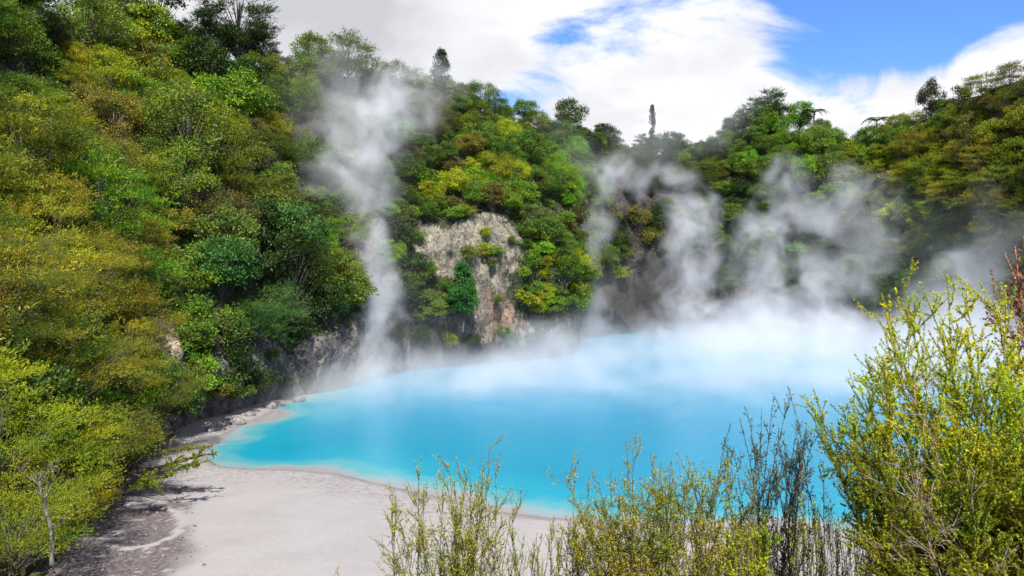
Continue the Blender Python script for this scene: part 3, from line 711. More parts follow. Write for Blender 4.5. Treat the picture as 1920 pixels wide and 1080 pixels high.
# shrubs clinging to the bare rock
for px_, py_, s, cn, lab in (
        (908, 476, 1.0, 'yellow-green', 'yellow-green shrub on the ledge across the tan rock'),
        (934, 472, .8, 'bright green', 'rounded green shrub at the end of the tan rock ledge'),
        (925, 500, .45, 'olive', 'olive tuft hanging under the tan rock ledge'),
        (884, 484, .85, 'olive', 'olive shrub at the near end of the tan rock ledge'),
        (962, 455, .4, 'olive', 'tiny olive tuft on the top far corner of tan rock'),
        (800, 560, .9, 'mid green', 'rounded shrub overhanging the dark rock by the first plume'),
        (760, 555, .9, 'dark green', 'dark shrub on the edge of the bluff beside the first plume'),
        (440, 745, 1.2, 'mid green', 'green bush at the foot of the grey cliff by the water'),
        (485, 725, 1.1, 'dark green', 'dark bush against the grey cliff beside the water'),
        (405, 740, .8, 'rust-tinged', 'reddish bush at the cliff foot'),
        (360, 720, 1.3, 'bright green', 'tall light green bush under the blocky pale rock'),
        (365, 660, 1.1, 'bright green', 'light green bush beside the blocky pale rock'),
        (350, 770, 1.0, 'mid green', 'green bush above the pale lakeside strip'),
        (510, 670, .5, 'mid green', 'tuft on a ledge of the grey cliff'),
        (530, 735, .8, 'dark green', 'dark bush at the water end of the grey cliff'),
        (455, 700, 1.1, 'dark green', 'dark bush halfway up the grey cliff'),
        (745, 640, .9, 'dark green', 'dark bush low on the bluff by the foot of the first plume'),
        (795, 640, 1.0, 'dark green', 'dark bush over the brown rock below the pointed tree'),
        (850, 655, .9, 'olive', 'olive bush low on the brown rock under the pointed tree'),
        (905, 665, .7, 'dark green', 'dark tuft at the water under the tan rock'),
        (965, 650, 1.0, 'mid green', 'bush at the bottom of the bluff past the tan rock'),
        (1015, 650, 1.1, 'dark green', 'dark bush trailing to the water on the bluff'),
        (1060, 640, 1.0, 'mid green', 'bush at the last corner of the bluff above the steam'),
        (915, 440, .6, 'yellow-green', 'yellow-green tuft hanging over the tan rock lip'),
        (935, 560, .5, 'olive', 'small tuft on the reddish part of the rock'),
        (950, 620, .7, 'mid green', 'green tuft under the reddish rock')):
    p, k = on_hill(px_, py_); n_ = flatN[k]; put('H', tuple(p + n_ * .3 - np.array([0, 0, .3])), s, COLR[cn], cn, label=lab)

# near golden tea trees on the close bank
NEAR = [  # px, py of the base, kind variant, scale, colour, label
    (60, 640, 0, 1.0, 'golden', 'golden tea tree at the upper edge of the near stand'),
    (170, 660, 1, .95, 'golden', 'golden tea tree leaning over the near stand from above'),
    (250, 690, 2, .9, 'golden', 'golden-brown tea tree beside the blocky pale rock'),
    (20, 760, 1, .95, 'olive', 'olive tea tree deep in the near stand'),
    (120, 790, 2, 1.0, 'golden', 'big golden tea tree in the heart of the near stand'),
    (215, 800, 0, .85, 'golden', 'golden tea tree spreading toward the beach'),
    (285, 790, 3, .9, 'olive', 'low olive tea tree at the beach end of the near stand'),
    (10, 900, 0, .8, 'yellow-green', 'bright yellow-green tea tree low beside the frame edge'),
    (95, 900, 3, .9, 'yellow-green', 'yellow-green tea tree in front of the golden stand'),
    (180, 880, 3, .75, 'olive', 'olive tea tree standing at the edge of the mud'),
    (60, 1000, 3, .8, 'yellow-green', 'yellow-green tea tree behind the lichened trunk'),
    (130, 990, 3, .55, 'golden', 'small golden tea tree beside the dark mud'),
    (10, 1060, 3, .7, 'yellow-green', 'low yellow-green tea tree in the bottom corner')]
for px_, py_, va, s, cn, lab in NEAR:
    p, k = on_hill(px_, py_, .9); put('N', tuple(p - np.array([0, 0, .4])), s, jitter_col(COLR[cn], .12), cn, variant=va, rot=random.uniform(-.9, .5), label=lab)

# undergrowth over the whole hillside
ug_w = (area * (vkk > 1.3) * (vkk < 5.6) * (1 - .93 * ROCK) * (TPX > -150) * (TPX < 2100) * (TPD > 20)).ravel(); ug_w /= ug_w.sum()
ui = RNG.choice(len(ug_w), 90000, p=ug_w); lv = Leaves(); n = len(ui)
P = flatP[ui] + RNG.normal(size=(n, 3)) * .35 + flatN[ui] * RNG.uniform(0, .6, n)[:, None]
lv.add(P, flatN[ui] + RNG.normal(size=(n, 3)) * .8, RNG.normal(size=(n, 3)) + np.array([0, 0, .8]), RNG.uniform(.2, .5, n), RNG.uniform(.1, .22, n), RNG.uniform(0, 1, n))
ug = link('undergrowth', lv.mesh('undergrowth', M_LEAF), kind='stuff', label='low leafy undergrowth covering the slopes between the trees'); ug.color = (.032, .048, .013, 1)


# ------------------------------------------------------------------ foreground plants on the lookout bank
def shoot(rng, tb, lv, pts, r0, twigs, tw_len, spread, leaf, lw, step, up=.55, tone=(.2, .8), start=.25, sub=0, leafy=1.0):
    pts = np.asarray(pts, float); m = len(pts); tb.add(pts, np.linspace(r0, r0 * .3, m), 5)
    tan = nrm(np.gradient(pts, axis=0)); seg = np.linalg.norm(np.diff(pts, axis=0), axis=1).sum()

    def leaf_line(q0, q1, n):
        if n < 1: return
        t = rng.uniform(0, 1, n)[:, None]; base = q0 + (q1 - q0) * t; d = nrm(q1 - q0); a = rng.normal(size=(n, 3)); a = nrm(a - (a @ d)[:, None] * d)
        lv.add(base, a + d * .8, np.cross(a, d) * .3 + a * -.6 + d, leaf * rng.uniform(.6, 1.25, n), lw * rng.uniform(.7, 1.25, n), np.where(rng.uniform(0, 1, n) < .13, 0.0, np.clip(rng.uniform(*tone, n), 0, 1)))

    def twig(p, d, L, rr, lvl):
        k = 4; bend = np.array([0, 0, up * .5]); t = np.linspace(0, 1, k)[:, None]
        q = p + d * (t * L) + bend * (t ** 2 * L) + np.cumsum(rng.normal(size=(k, 3)), 0) * L * .03; tb.add(q, np.linspace(rr, rr * .35, k), 4)
        for a in range(k - 1): leaf_line(q[a], q[a + 1], rng.poisson(leafy * L / (k - 1) / step))
        if lvl > 0:
            for _ in range(3):
                a = rng.uniform(.2, .85) * (k - 1); b = q[int(a)] + (q[min(k - 1, int(a) + 1)] - q[int(a)]) * (a % 1)
                dd_ = nrm(d * .8 + rng.normal(size=3) * .62 + np.array([0, 0, up * .35])); twig(b, dd_, L * rng.uniform(.35, .6), rr * .6, lvl - 1)
    for a in range(int(m * start), m - 1): leaf_line(pts[a], pts[a + 1], rng.poisson(leafy * seg / (m - 1) / step))
    for _ in range(twigs):
        a = (start + (1 - start) * rng.uniform(0, .97)) * (m - 1); i0 = int(a); p = pts[i0] + (pts[min(m - 1, i0 + 1)] - pts[i0]) * (a % 1)
        d = nrm(tan[i0] * .8 + rng.normal(size=3) * spread + np.array([0, 0, up])); twig(p, d, tw_len * rng.uniform(.4, 1.15) * (1 - .45 * a / m), r0 * .45, sub)


def ground_z(x, y): return float(bank_height(np.array(x), np.array(y)))


def foreground_shrub(name, label, base, tips, mat_leaf, mat_twig, seed, r0=.008, twigs=9, tw_len=.2, spread=.45, leaf=.016, lw=.007, step=.0035, up=.55, tone=(.2, .8), sub=0, leafy=1.0, curve=.25, category='shrub', root=(.35, .8)):
    rng = np.random.default_rng(seed); x, y = base; z = ground_z(x, y); r = link(name, None, loc=(x, y, z)); r['label'] = label; r['category'] = category
    o = np.array([x, y, z])
    for (tx, ty, D, *tn) in tips:
        tone_ = tn[0] if tn else tone
        tip = PD(tx, ty, D) - o; b0 = np.array([tip[0] * rng.uniform(*root) + rng.normal() * .06, tip[1] * .5 + rng.normal() * .08, 0]); b0[2] = ground_z(x + b0[0], y + b0[1]) - z - .08
        mid = b0 + (tip - b0) * .5 + np.array([rng.normal() * .12 * (tip - b0)[2] - (tip - b0)[0] * curve, rng.normal() * .06, np.linalg.norm(tip) * curve * .35]) + rng.normal(size=3) * .03
        tb, lv = Tubes(), Leaves(); shoot(rng, tb, lv, curve3(b0, mid, tip, 14) + np.cumsum(rng.normal(size=(14, 3)) * .004, 0), r0, twigs, tw_len, spread, leaf, lw, step, up, tone_, .2, sub, leafy)
        s = link('branch', tb.mesh('branch', mat_twig), r); link('leaves', lv.mesh('leaves', mat_leaf, True), s)
    return r


ML_A = leaf_material('sprig_leaves', hue_scale=4.0, darkc=(.24, .17, .2), warm=(1.7, 1.35, .6), color=(.33, .40, .03), transl=.3)
ML_B = leaf_material('dark_sprig_leaves', hue_scale=4.0, darkc=(.24, .17, .2), warm=(1.6, 1.2, .8), color=(.11, .14, .05), transl=.2)
ML_C = leaf_material('gold_green_leaves', hue_scale=4.0, darkc=(.24, .17, .2), warm=(1.9, 1.35, .6), color=(.34, .50, .022), transl=.35)
ML_D = leaf_material('lime_leaves', hue_scale=4.0, darkc=(.24, .17, .2), warm=(1.45, 1.25, .5), color=(.36, .50, .025), transl=.35)
ML_E = leaf_material('bronze_leaves', hue_scale=4.0, darkc=(.24, .17, .2), warm=(1.5, 1.0, .7), color=(.34, .17, .09), transl=.25)

foreground_shrub('sprig_shrub', 'upright thin-sprigged shrub in front of the open beach', (-.42, 5.0), [(738, 912, 5.0), (760, 905, 5.1), (790, 858, 4.95), (822, 862, 5.0), (836, 860, 5.1), (856, 915, 4.9), (884, 856, 5.0), (900, 870, 5.1), (918, 832, 5.0), (931, 858, 5.05), (712, 1022, 4.8), (950, 935, 5.0), (805, 915, 4.8), (870, 940, 4.8), (905, 960, 4.9), (775, 960, 4.9), (845, 960, 4.7), (925, 1000, 4.8)] + [(x_, y_, 4.7 + .03 * (k_ % 8)) for k_, (x_, y_) in enumerate(((752, 985), (795, 925), (815, 985), (830, 930), (850, 890), (865, 985), (880, 900), (892, 935), (912, 905), (890, 990), (940, 975), (800, 1010), (860, 1020), (910, 1030), (770, 1020), (730, 970), (748, 940), (783, 990), (822, 960), (838, 1000), (858, 950), (876, 960), (898, 880), (922, 900), (905, 1000), (885, 1030), (935, 1010), (845, 1040), (815, 1050)))], ML_A, M_TWIG, 1, twigs=17, tw_len=.21, step=.0050, curve=.1, r0=.0027, up=.42, spread=.6, sub=1, leaf=.011, lw=.0058)
foreground_shrub('sprig_shrub', 'sparse shrub with one long bent sprig between two fuller shrubs', (.2, 4.7), [(985, 918, 4.7), (1010, 1000, 4.7), (960, 1020, 4.6), (1035, 985, 4.8), (1000, 1050, 4.6), (975, 1045, 4.7)] + [(float(955 + 130 * ((k_ * .618) % 1)), float(985 + 70 * ((k_ * .377) % 1)), 4.6 + .2 * ((k_ * .71) % 1)) for k_ in range(14)], ML_A, M_TWIG, 2, twigs=10, tw_len=.16, step=.005, sub=1, leaf=.011, lw=.0058, curve=.05, r0=.003, up=.9, spread=.3)
foreground_shrub('sprig_shrub', 'dense yellow-green sprigged shrub before the turquoise shallows', (.92, 4.8), [(1072, 912, 4.8), (1098, 925, 4.9), (1120, 900, 4.7), (1142, 908, 4.8), (1172, 828, 4.9), (1190, 830, 4.8), (1215, 850, 4.8), (1240, 868, 4.9), (1265, 880, 4.7), (1290, 890, 4.8), (1320, 880, 4.8), (1345, 900, 4.9), (1160, 930, 4.6), (1205, 920, 4.6), (1250, 930, 4.6), (1300, 940, 4.6), (1090, 985, 4.6), (1130, 975, 4.5), (1180, 985, 4.5), (1230, 990, 4.5), (1280, 990, 4.5), (1340, 980, 4.6), (1060, 1000, 4.8)] + [(float(1055 + 360 * ((k_ * .618) % 1)), float(880 + 165 * ((k_ * .377) % 1)), 4.4 + .5 * ((k_ * .71) % 1)) for k_ in range(84)], ML_A, M_TWIG, 3, twigs=20, tw_len=.21, step=.0046, curve=.1, r0=.0027, up=.42, spread=.62, sub=1, leaf=.011, lw=.0058)
foreground_shrub('dark_sprig_shrub', 'dark slender-twigged shrub standing against the lake beside the big bush', (1.72, 5.4), [(1408, 768, 5.4), (1428, 760, 5.5), (1448, 745, 5.4), (1474, 728, 5.4), (1480, 745, 5.5), (1500, 790, 5.3), (1385, 850, 5.4), (1365, 835, 5.3), (1395, 800, 5.5), (1520, 850, 5.4), (1460, 820, 5.2), (1430, 850, 5.2), (1490, 860, 5.2), (1540, 870, 5.3)] + [(float(1370 + 170 * ((k_ * .618) % 1)), float(800 + 190 * ((k_ * .377) % 1)), 5.0 + .4 * ((k_ * .71) % 1)) for k_ in range(30)], ML_B, M_TWIG, 4, twigs=19, tw_len=.17, step=.0065, leaf=.0125, lw=.0075, curve=.12, r0=.0035, up=.5, spread=.55, sub=1)
foreground_shrub('lime_sprig_shrub', 'bright lime spray reaching across the bottom beside dark twigs', (1.05, 4.0), [(1440, 990, 4.0), (1425, 1000, 4.05), (1405, 1010, 4.0), (1380, 1025, 3.95), (1445, 1020, 4.0), (1360, 1045, 4.0)], ML_D, M_TWIG, 5, twigs=22, tw_len=.16, sub=1, step=.0026, leaf=.014, lw=.007, curve=-.1, r0=.005, up=.4)
foreground_shrub('broom_shrub', 'fine grassy broom below the big yellow-green bush', (1.75, 4.3), [(1490 + 6 * k, 985 - 14 * (k % 4) + 3 * k, 4.2 + .08 * (k % 5)) for k in range(27)], ML_C, M_TWIG, 6, twigs=14, tw_len=.3, step=.008, leaf=.02, lw=.004, curve=.05, r0=.003, up=.8, spread=.2)
foreground_shrub('sprig_shrub', 'tiny sprig poking up alone at the bottom of the beach', (-1.0, 4.6), [(640, 1062, 4.6), (632, 1070, 4.62)], ML_A, M_TWIG, 7, twigs=4, tw_len=.08, step=.006, r0=.003)
rngb = np.random.default_rng(77)
tips = [(1650, 545, 4.5), (1690, 520, 4.6), (1730, 530, 4.4), (1770, 520, 4.5), (1800, 545, 4.3), (1838, 530, 4.2), (1640, 600, 4.4), (1660, 660, 4.3), (1630, 690, 4.4), (1560, 752, 4.4), (1505, 765, 4.5), (1530, 800, 4.4), (1610, 760, 4.3), (1650, 740, 4.1), (1880, 560, 4.1), (1915, 580, 4.2), (1700, 600, 4.2), (1750, 620, 4.0), (1800, 640, 3.9), (1850, 640, 3.9), (1900, 660, 4.0), (1580, 840, 4.2), (1560, 900, 4.2), (1600, 930, 4.1)]
tips += [(float(rngb.uniform(1620, 1940)), float(rngb.uniform(680, 1060)), float(rngb.uniform(3.5, 4.6))) for _ in range(46)]
tips += [(float(rngb.uniform(1600, 1930)), float(rngb.uniform(780, 1075)), float(rngb.uniform(3.3, 3.9))) for _ in range(34)]
tips += [(float(rngb.uniform(1560, 1700)), float(rngb.uniform(800, 1040)), float(rngb.uniform(3.7, 4.4))) for _ in range(10)]
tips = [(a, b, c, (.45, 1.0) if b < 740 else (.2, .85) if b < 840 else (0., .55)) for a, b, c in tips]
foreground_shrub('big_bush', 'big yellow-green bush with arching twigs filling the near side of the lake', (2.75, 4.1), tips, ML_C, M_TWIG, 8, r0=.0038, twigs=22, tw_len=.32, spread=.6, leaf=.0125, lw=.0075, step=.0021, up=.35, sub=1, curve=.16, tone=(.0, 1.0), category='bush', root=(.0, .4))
foreground_shrub('dry_twig_shrub', 'grey dry twigs running through the big yellow-green bush', (3.1, 3.7), [(1640, 715, 3.75), (1690, 730, 3.6), (1660, 860, 3.5), (1700, 900, 3.4), (1560, 1000, 3.5), (1760, 700, 3.6), (1720, 960, 3.4), (1820, 880, 3.4)], ML_E, M_DRY, 9, r0=.0035, twigs=14, tw_len=.3, step=.03, leaf=.012, lw=.006, spread=.5, up=.2, sub=1, curve=.1)
foreground_shrub('bronze_shrub', 'reddish-brown twiggy shrub at the frame edge above the big bush', (4.6, 5.6), [(1862, 500, 5.6), (1880, 470, 5.6), (1900, 450, 5.6), (1920, 440, 5.7), (1885, 540, 5.5), (1905, 520, 5.5), (1930, 480, 5.5), (1870, 560, 5.5), (1945, 500, 5.6), (1900, 570, 5.5)], ML_E, M_DRY, 10, r0=.008, twigs=22, tw_len=.28, step=.005, leaf=.02, lw=.012, spread=.6, up=.3, sub=1, curve=.1)

# lichened trunk and the low branch reaching over the mud
rng = np.random.default_rng(21)
p, k = on_hill(95, 1000, .9)


def crooked_tree(name, label, base, arms, leaf_mat, bark, seed, r0, leaf, lw, step, twigs, tw_len, category='tree'):
    rng = np.random.default_rng(seed); o = np.array(base); r = link(name, None, loc=tuple(o)); r['label'] = label; r['category'] = category
    tb0, lv0 = Tubes(), Leaves()
    for path, rr, leafy in arms:
        pts = np.array(path) - o; pts = catmull(pts, 14) + rng.normal(size=(14, 3)) * .03
        shoot(rng, tb0, lv0, pts, rr, twigs if leafy else 4, tw_len if leafy else tw_len * .7, np.array([.7, .7, .16]), leaf, lw, step, .06, (.1, .9), .45, 1, leafy)
    link('trunk', tb0.mesh('trunk', bark), r); c = link('crown', lv0.mesh('crown', leaf_mat), r); c.color = (*COLR['yellow-green'], 1)


D0 = 27.0
crooked_tree('lichened_tree', 'crooked tree with pale lichened trunk beside the dark mud', PD(98, 1045, D0), [([PD(98, 1060, D0), PD(95, 990, D0), PD(84, 940, D0), PD(76, 900, D0), PD(92, 870, D0)], .085, .3), ([PD(84, 935, D0), PD(92, 905, D0), PD(98, 885, D0 - .3)], .045, .3), ([PD(95, 985, D0), PD(120, 975, D0), PD(150, 958, D0)], .03, 1.), ([PD(80, 915, D0), PD(55, 895, D0), PD(35, 870, D0)], .03, 1.)], M_FEATHER, M_LICHEN, 31, .2, .1, .035, .02, 10, .8)
D1 = 43.0
crooked_tree('leaning_tree', 'leaning tree with bare dark limbs reaching over the pale mud', PD(170, 905, D1), [([PD(170, 915, D1), PD(230, 890, D1), PD(300, 875, D1 + 1), PD(350, 862, D1 + 1), PD(396, 850, D1 + 1)], .12, 1.0), ([PD(220, 892, D1), PD(260, 862, D1), PD(320, 845, D1), PD(385, 838, D1)], .07, .6), ([PD(240, 888, D1), PD(290, 895, D1 - 1), PD(330, 880, D1 - 1), PD(375, 870, D1 - 1)], .06, .8), ([PD(200, 900, D1), PD(210, 860, D1), PD(250, 830, D1), PD(300, 822, D1)], .07, .7), ([PD(190, 905, D1), PD(230, 925, D1 - 2), PD(262, 905, D1 - 3), PD(285, 908, D1 - 3)], .06, .9)], M_FEATHER, M_TWIG, 32, .2, .1, .034, .0085, 20, 1.15)

# boulders along the cliff foot
M_ROCK = bark_material('boulder_stone', (.08, .07, .068), (.2, .185, .18), 2.5)


def boulder_mesh(seed):
    rng = np.random.default_rng(seed); u, v = np.meshgrid(np.linspace(0, 2 * math.pi, 16, endpoint=False), np.linspace(.05, math.pi - .05, 9)); d = np.stack([np.cos(u) * np.sin(v), np.sin(u) * np.sin(v), np.cos(v)], -1)
    V = d * (.7 + .6 * fbm(d * 1.3 + seed * 7, 4))[..., None] * np.array([1.2, .9, .65]); gi, gj = np.meshgrid(np.arange(8), np.arange(16), indexing='ij'); j2 = (gj + 1) % 16
    return mesh_np('boulder', V.reshape(-1, 3), np.stack([gi * 16 + gj, (gi + 1) * 16 + gj, (gi + 1) * 16 + j2, gi * 16 + j2], -1).reshape(-1, 4), M_ROCK)


bm = [boulder_mesh(s) for s in range(4)]
for q, (px_, py_, s, lab) in enumerate(((440, 792, .8, 'pale boulder on the lakeside strip nearest the cliff foot'), (418, 797, .55, 'small pale boulder beside the green cliff-foot bush'), (505, 762, .7, 'grey boulder at the water under the dark bush'), (560, 750, .5, 'grey stone at the water under the streaked grey cliff'), (396, 806, .45, 'stone lying in the pale lakeside strip'), (844, 668, 1.0, 'pale block at the foot of the central bluff'), (470, 778, .5, 'low stone at the water by the cliff-foot bush'))):
    p = PG(px_, py_, .15); o = link('boulder', bm[q % 4], loc=tuple(p), label=lab, category='boulder'); o.scale = (s, s, s); o.rotation_euler = (0, 0, q * 1.3)


# ------------------------------------------------------------------ leave out plants the photograph shows nothing of
bpy.context.view_layer.update(); dg = bpy.context.evaluated_depsgraph_get(); hidden = 0
for r in list(REC):
    o = r['o']; kids = list(o.children); cr = [c for c in kids if c.name.split('.')[0] in ('crown', 'foliage')][0]; M = np.array(cr.matrix_world); nv = len(cr.data.polygons); seen = 0
    for q in np.random.default_rng(5).integers(0, nv, 44):
        v = cr.data.vertices[int(q) * 4].co; w = cr.matrix_world @ ((v + cr.data.vertices[int(q) * 4 + 2].co) * .5)
        x, y, d = project(np.array(w))
        if not (-60 < x < 1980 and -60 < y < 1140) or d < 1: continue
        if not (0 < x < 1920 and 0 < y < 1080): seen += .34; continue
        dr = (w - Vector((0, 0, HC))).normalized(); hit = SC.ray_cast(dg, Vector((0, 0, HC)) + dr * 9, dr)
        if hit[0] and hit[4].parent is not None and hit[4].parent.name == o.name: seen += 1
        if seen >= 3: break
    if seen < 3:
        if r['label']: print('hidden:', r['label']); 
        else: hidden += 1; [bpy.data.objects.remove(c) for c in kids]; bpy.data.objects.remove(o); REC.remove(r)
print('left out', hidden, 'kept', len(REC))

k = np.flatnonzero(((mud > .35) & (GY > 30) & (px > -40) & (py < 1200) & (sd > .3)).ravel()); k = RNG.choice(k, 2600); n = len(k)
c = np.stack([GX.ravel()[k], GY.ravel()[k], GZ.ravel()[k]], -1) + RNG.normal(size=(n, 3)) * np.array([.2, .2, 0]); oc = np.array([[1, 0, 0], [0, 1, 0], [-1, 0, 0], [0, -1, 0], [0, 0, .7], [0, 0, -.5]], float)
V = c[:, None] + (oc[None] + RNG.normal(size=(n, 6, 3)) * .22) * (RNG.uniform(.025, .06, n) * RNG.choice([1, 1, 1, 2.2], n))[:, None, None]
T = np.array([[0, 1, 4], [1, 2, 4], [2, 3, 4], [3, 0, 4], [1, 0, 5], [2, 1, 5], [3, 2, 5], [0, 3, 5]]); link('pebbles', mesh_np('pebbles', V.reshape(-1, 3), (np.arange(n)[:, None, None] * 6 + T).reshape(-1, 3), M_ROCK), kind='stuff', label='small stones strewn over the dark mud')

# ------------------------------------------------------------------ steam: fog grids grown round a drifting axis
def steam_material(name, density, color=(.93, .93, .96), aniso=.1):
    m, nt, out = new_mat(name); v = N(nt, 'ShaderNodeVolumePrincipled'); v.inputs['Color'].default_value = (*color, 1); v.inputs['Density'].default_value = density; v.inputs['Anisotropy'].default_value = aniso
    nt.links.new(v.outputs[0], out.inputs['Volume']); return m


def steam(name, label, chains, density, voxel=.35, nscale=.22, warp=2.2, contrast=2.6, zs=1.0, seed=0, power=1.25, zmin=.02):
    pts, rr, dn, ed = [], [], [], []
    for ch in chains:
        c = np.array([[*PD(a, b, D), r, d] for a, b, D, r, d in ch]); n = max(2, int(np.linalg.norm(np.diff(c[:, :3], axis=0), axis=1).sum() / .7)) if len(c) > 1 else 1
        s = catmull(c, n) if len(c) > 1 else c
        ed += [(len(pts) + a, len(pts) + a + 1) for a in range(len(s) - 1)]
        pts += list(s[:, :3]); rr += list(s[:, 3]); dn += list(s[:, 4])
    pts = np.array(pts); rr = np.array(rr); dn = np.array(dn); o = pts[0].copy(); o[2] = 0; pts = pts - o
    ext = rr[:, None] * np.array([1.15, 1.15, 1.15 / zs]); lo = (pts - ext).min(0); hi = (pts + ext).max(0); lo[2] = max(lo[2], zmin)
    me = bpy.data.meshes.new(name); me.from_pydata([tuple(p) for p in pts], ed, [])
    for nm, arr in (('radius', rr), ('amount', dn)): a = me.attributes.new(nm, 'FLOAT', 'POINT'); a.data.foreach_set('value', arr.astype(np.float32))
    mat = steam_material(name, density); me.materials.append(mat)
    ob = link(name, me, loc=tuple(o), kind='stuff', label=label)
    g = bpy.data.node_groups.new(name, 'GeometryNodeTree'); g.interface.new_socket('Geometry', in_out='INPUT', socket_type='NodeSocketGeometry'); g.interface.new_socket('Geometry', in_out='OUTPUT', socket_type='NodeSocketGeometry')
    gin, gout = g.nodes.new('NodeGroupInput'), g.nodes.new('NodeGroupOutput'); L = g.links.new
    pos = g.nodes.new('GeometryNodeInputPosition').outputs[0]

    def vm(op, a, b, out='Vector'):
        n = g.nodes.new('ShaderNodeVectorMath'); n.operation = op
        for i_, v in enumerate((a, b)):
            if v is None: continue
            if isinstance(v, tuple): n.inputs[i_].default_value = v
            else: L(v, n.inputs[i_])
        return n.outputs[out]

    def sc(v, k):
        n = g.nodes.new('ShaderNodeVectorMath'); n.operation = 'SCALE'; L(v, n.inputs[0]); n.inputs['Scale'].default_value = k; return n.outputs[0]
    sp = vm('ADD', pos, (seed * 13.7, seed * 5.1, seed * 3.3))
    wn = g.nodes.new('ShaderNodeTexNoise'); wn.inputs['Scale'].default_value = nscale * .55; wn.inputs['Detail'].default_value = 5; L(sp, wn.inputs['Vector'])
    off_ = sc(vm('SUBTRACT', wn.outputs['Color'], (.5, .5, .5)), warp * 2); wp = vm('ADD', pos, off_)
    near = g.nodes.new('GeometryNodeSampleNearest'); near.domain = 'POINT'; L(gin.outputs[0], near.inputs['Geometry']); L(wp, near.inputs['Sample Position'])

    def samp(field, typ):
        n = g.nodes.new('GeometryNodeSampleIndex'); n.data_type = typ; n.domain = 'POINT'; L(gin.outputs[0], n.inputs['Geometry']); L(field, n.inputs['Value']); L(near.outputs[0], n.inputs['Index']); return n.outputs[0]

    def attr(nm): n = g.nodes.new('GeometryNodeInputNamedAttribute'); n.data_type = 'FLOAT'; n.inputs[0].default_value = nm; return n.outputs[0]
    dv_ = vm('MULTIPLY', vm('SUBTRACT', wp, samp(pos, 'FLOAT_VECTOR')), (1, 1, zs)); dist = vm('LENGTH', dv_, None, 'Value')
    t = math_node(g, 'SUBTRACT', 1.0, math_node(g, 'DIVIDE', dist, samp(attr('radius'), 'FLOAT')))
    fn = g.nodes.new('ShaderNodeTexNoise'); fn.inputs['Scale'].default_value = nscale; fn.inputs['Detail'].default_value = 7; fn.inputs['Roughness'].default_value = .6; fn.inputs['Distortion'].default_value = 1.0
    L(vm('ADD', sp, sc(off_, .5)), fn.inputs['Vector'])
    d = math_node(g, 'ADD', math_node(g, 'MULTIPLY', t, 1.25), math_node(g, 'MULTIPLY', math_node(g, 'SUBTRACT', fn.outputs[0], .55), contrast))
    d = math_node(g, 'POWER', math_node(g, 'MAXIMUM', math_node(g, 'MULTIPLY', d, math_node(g, 'MULTIPLY', math_node(g, 'MAXIMUM', t, 0.0), 2.5, True)), 0.0), power)
    d = math_node(g, 'MULTIPLY', math_node(g, 'MINIMUM', d, 1.2), samp(attr('amount'), 'FLOAT'))
    vc = g.nodes.new('GeometryNodeVolumeCube'); L(d, vc.inputs['Density']); vc.inputs['Min'].default_value = tuple(lo); vc.inputs['Max'].default_value = tuple(hi)
    for ax, nm in enumerate(('Resolution X', 'Resolution Y', 'Resolution Z')): vc.inputs[nm].default_value = max(8, int((hi - lo)[ax] / voxel))
    sm = g.nodes.new('GeometryNodeSetMaterial'); sm.inputs['Material'].default_value = mat; L(vc.outputs[0], sm.inputs[0]); L(sm.outputs[0], gout.inputs[0])
    md = ob.modifiers.new('steam', 'NODES'); md.node_group = g
    return ob


steam('steam_plume', 'white steam plume climbing the first gully beside the central bluff', [
    [(690, 715, 87, 5.5, 1.6), (710, 640, 87, 4.4, 1.5), (712, 560, 88, 3.8, 1.2), (702, 470, 90, 4.0, .9), (684, 390, 92, 5.0, .8), (668, 330, 94, 6.5, .8), (680, 270, 96, 8, .85), (725, 215, 98, 7.5, .7), (770, 170, 100, 6.5, .5), (815, 130, 102, 5.5, .3)],
    [(680, 280, 95, 7, .6), (640, 230, 97, 7, .4), (625, 180, 100, 7, .25)]], .2, seed=1, warp=5.0, contrast=5.0, nscale=.24, voxel=.3)
steam('steam_bank', 'thick white steam lying along the far water', [
    [(680, 722, 80, 8, 1.3), (800, 708, 86, 10, 1.5), (900, 698, 91, 11, 1.6), (1000, 692, 94, 12, 1.5), (1100, 685, 100, 13, .9), (1200, 675, 106, 14, 1.0), (1300, 668, 110, 15, 1.0), (1420, 662, 112, 16, 1.0), (1540, 662, 110, 16, 1.0), (1660, 670, 104, 15, .9), (1780, 675, 98, 15, .9), (1950, 685, 92, 15, .9)],
    [(1160, 650, 128, 11, .8), (1320, 640, 130, 14, .9), (1460, 640, 130, 15, .9), (1600, 650, 124, 14, .9), (1760, 660, 114, 14, .9)],
    [(680, 735, 78, 8, 1.5), (790, 733, 80, 9, 1.8), (900, 730, 82, 10, 1.7), (1050, 726, 84, 12, 1.4), (1200, 720, 87, 13, 1.2), (1350, 718, 86, 15, 1.1), (1500, 715, 86, 16, 1.1), (1650, 715, 84, 16, 1.1), (1850, 715, 80, 16, 1.0)]], .07, voxel=.55, nscale=.15, warp=6.0, contrast=3.4, zs=1.8, seed=2)
steam('thin_steam', 'thin steam drifting over the open turquoise water', [
    [(480, 790, 66, 6, .5), (560, 775, 70, 9, .8), (700, 765, 72, 11, .8), (850, 775, 72, 11, .7), (1000, 775, 74, 12, .7), (1150, 775, 74, 13, .8), (1300, 770, 76, 14, 1.0), (1450, 765, 78, 15, 1.2), (1600, 765, 76, 15, 1.2)],
    [(640, 730, 80, 8, 1.0), (760, 725, 82, 9, 1.0), (900, 735, 82, 9, .9)]], .032, voxel=.5, nscale=.22, warp=5.0, contrast=5.0, zs=2.6, seed=3)
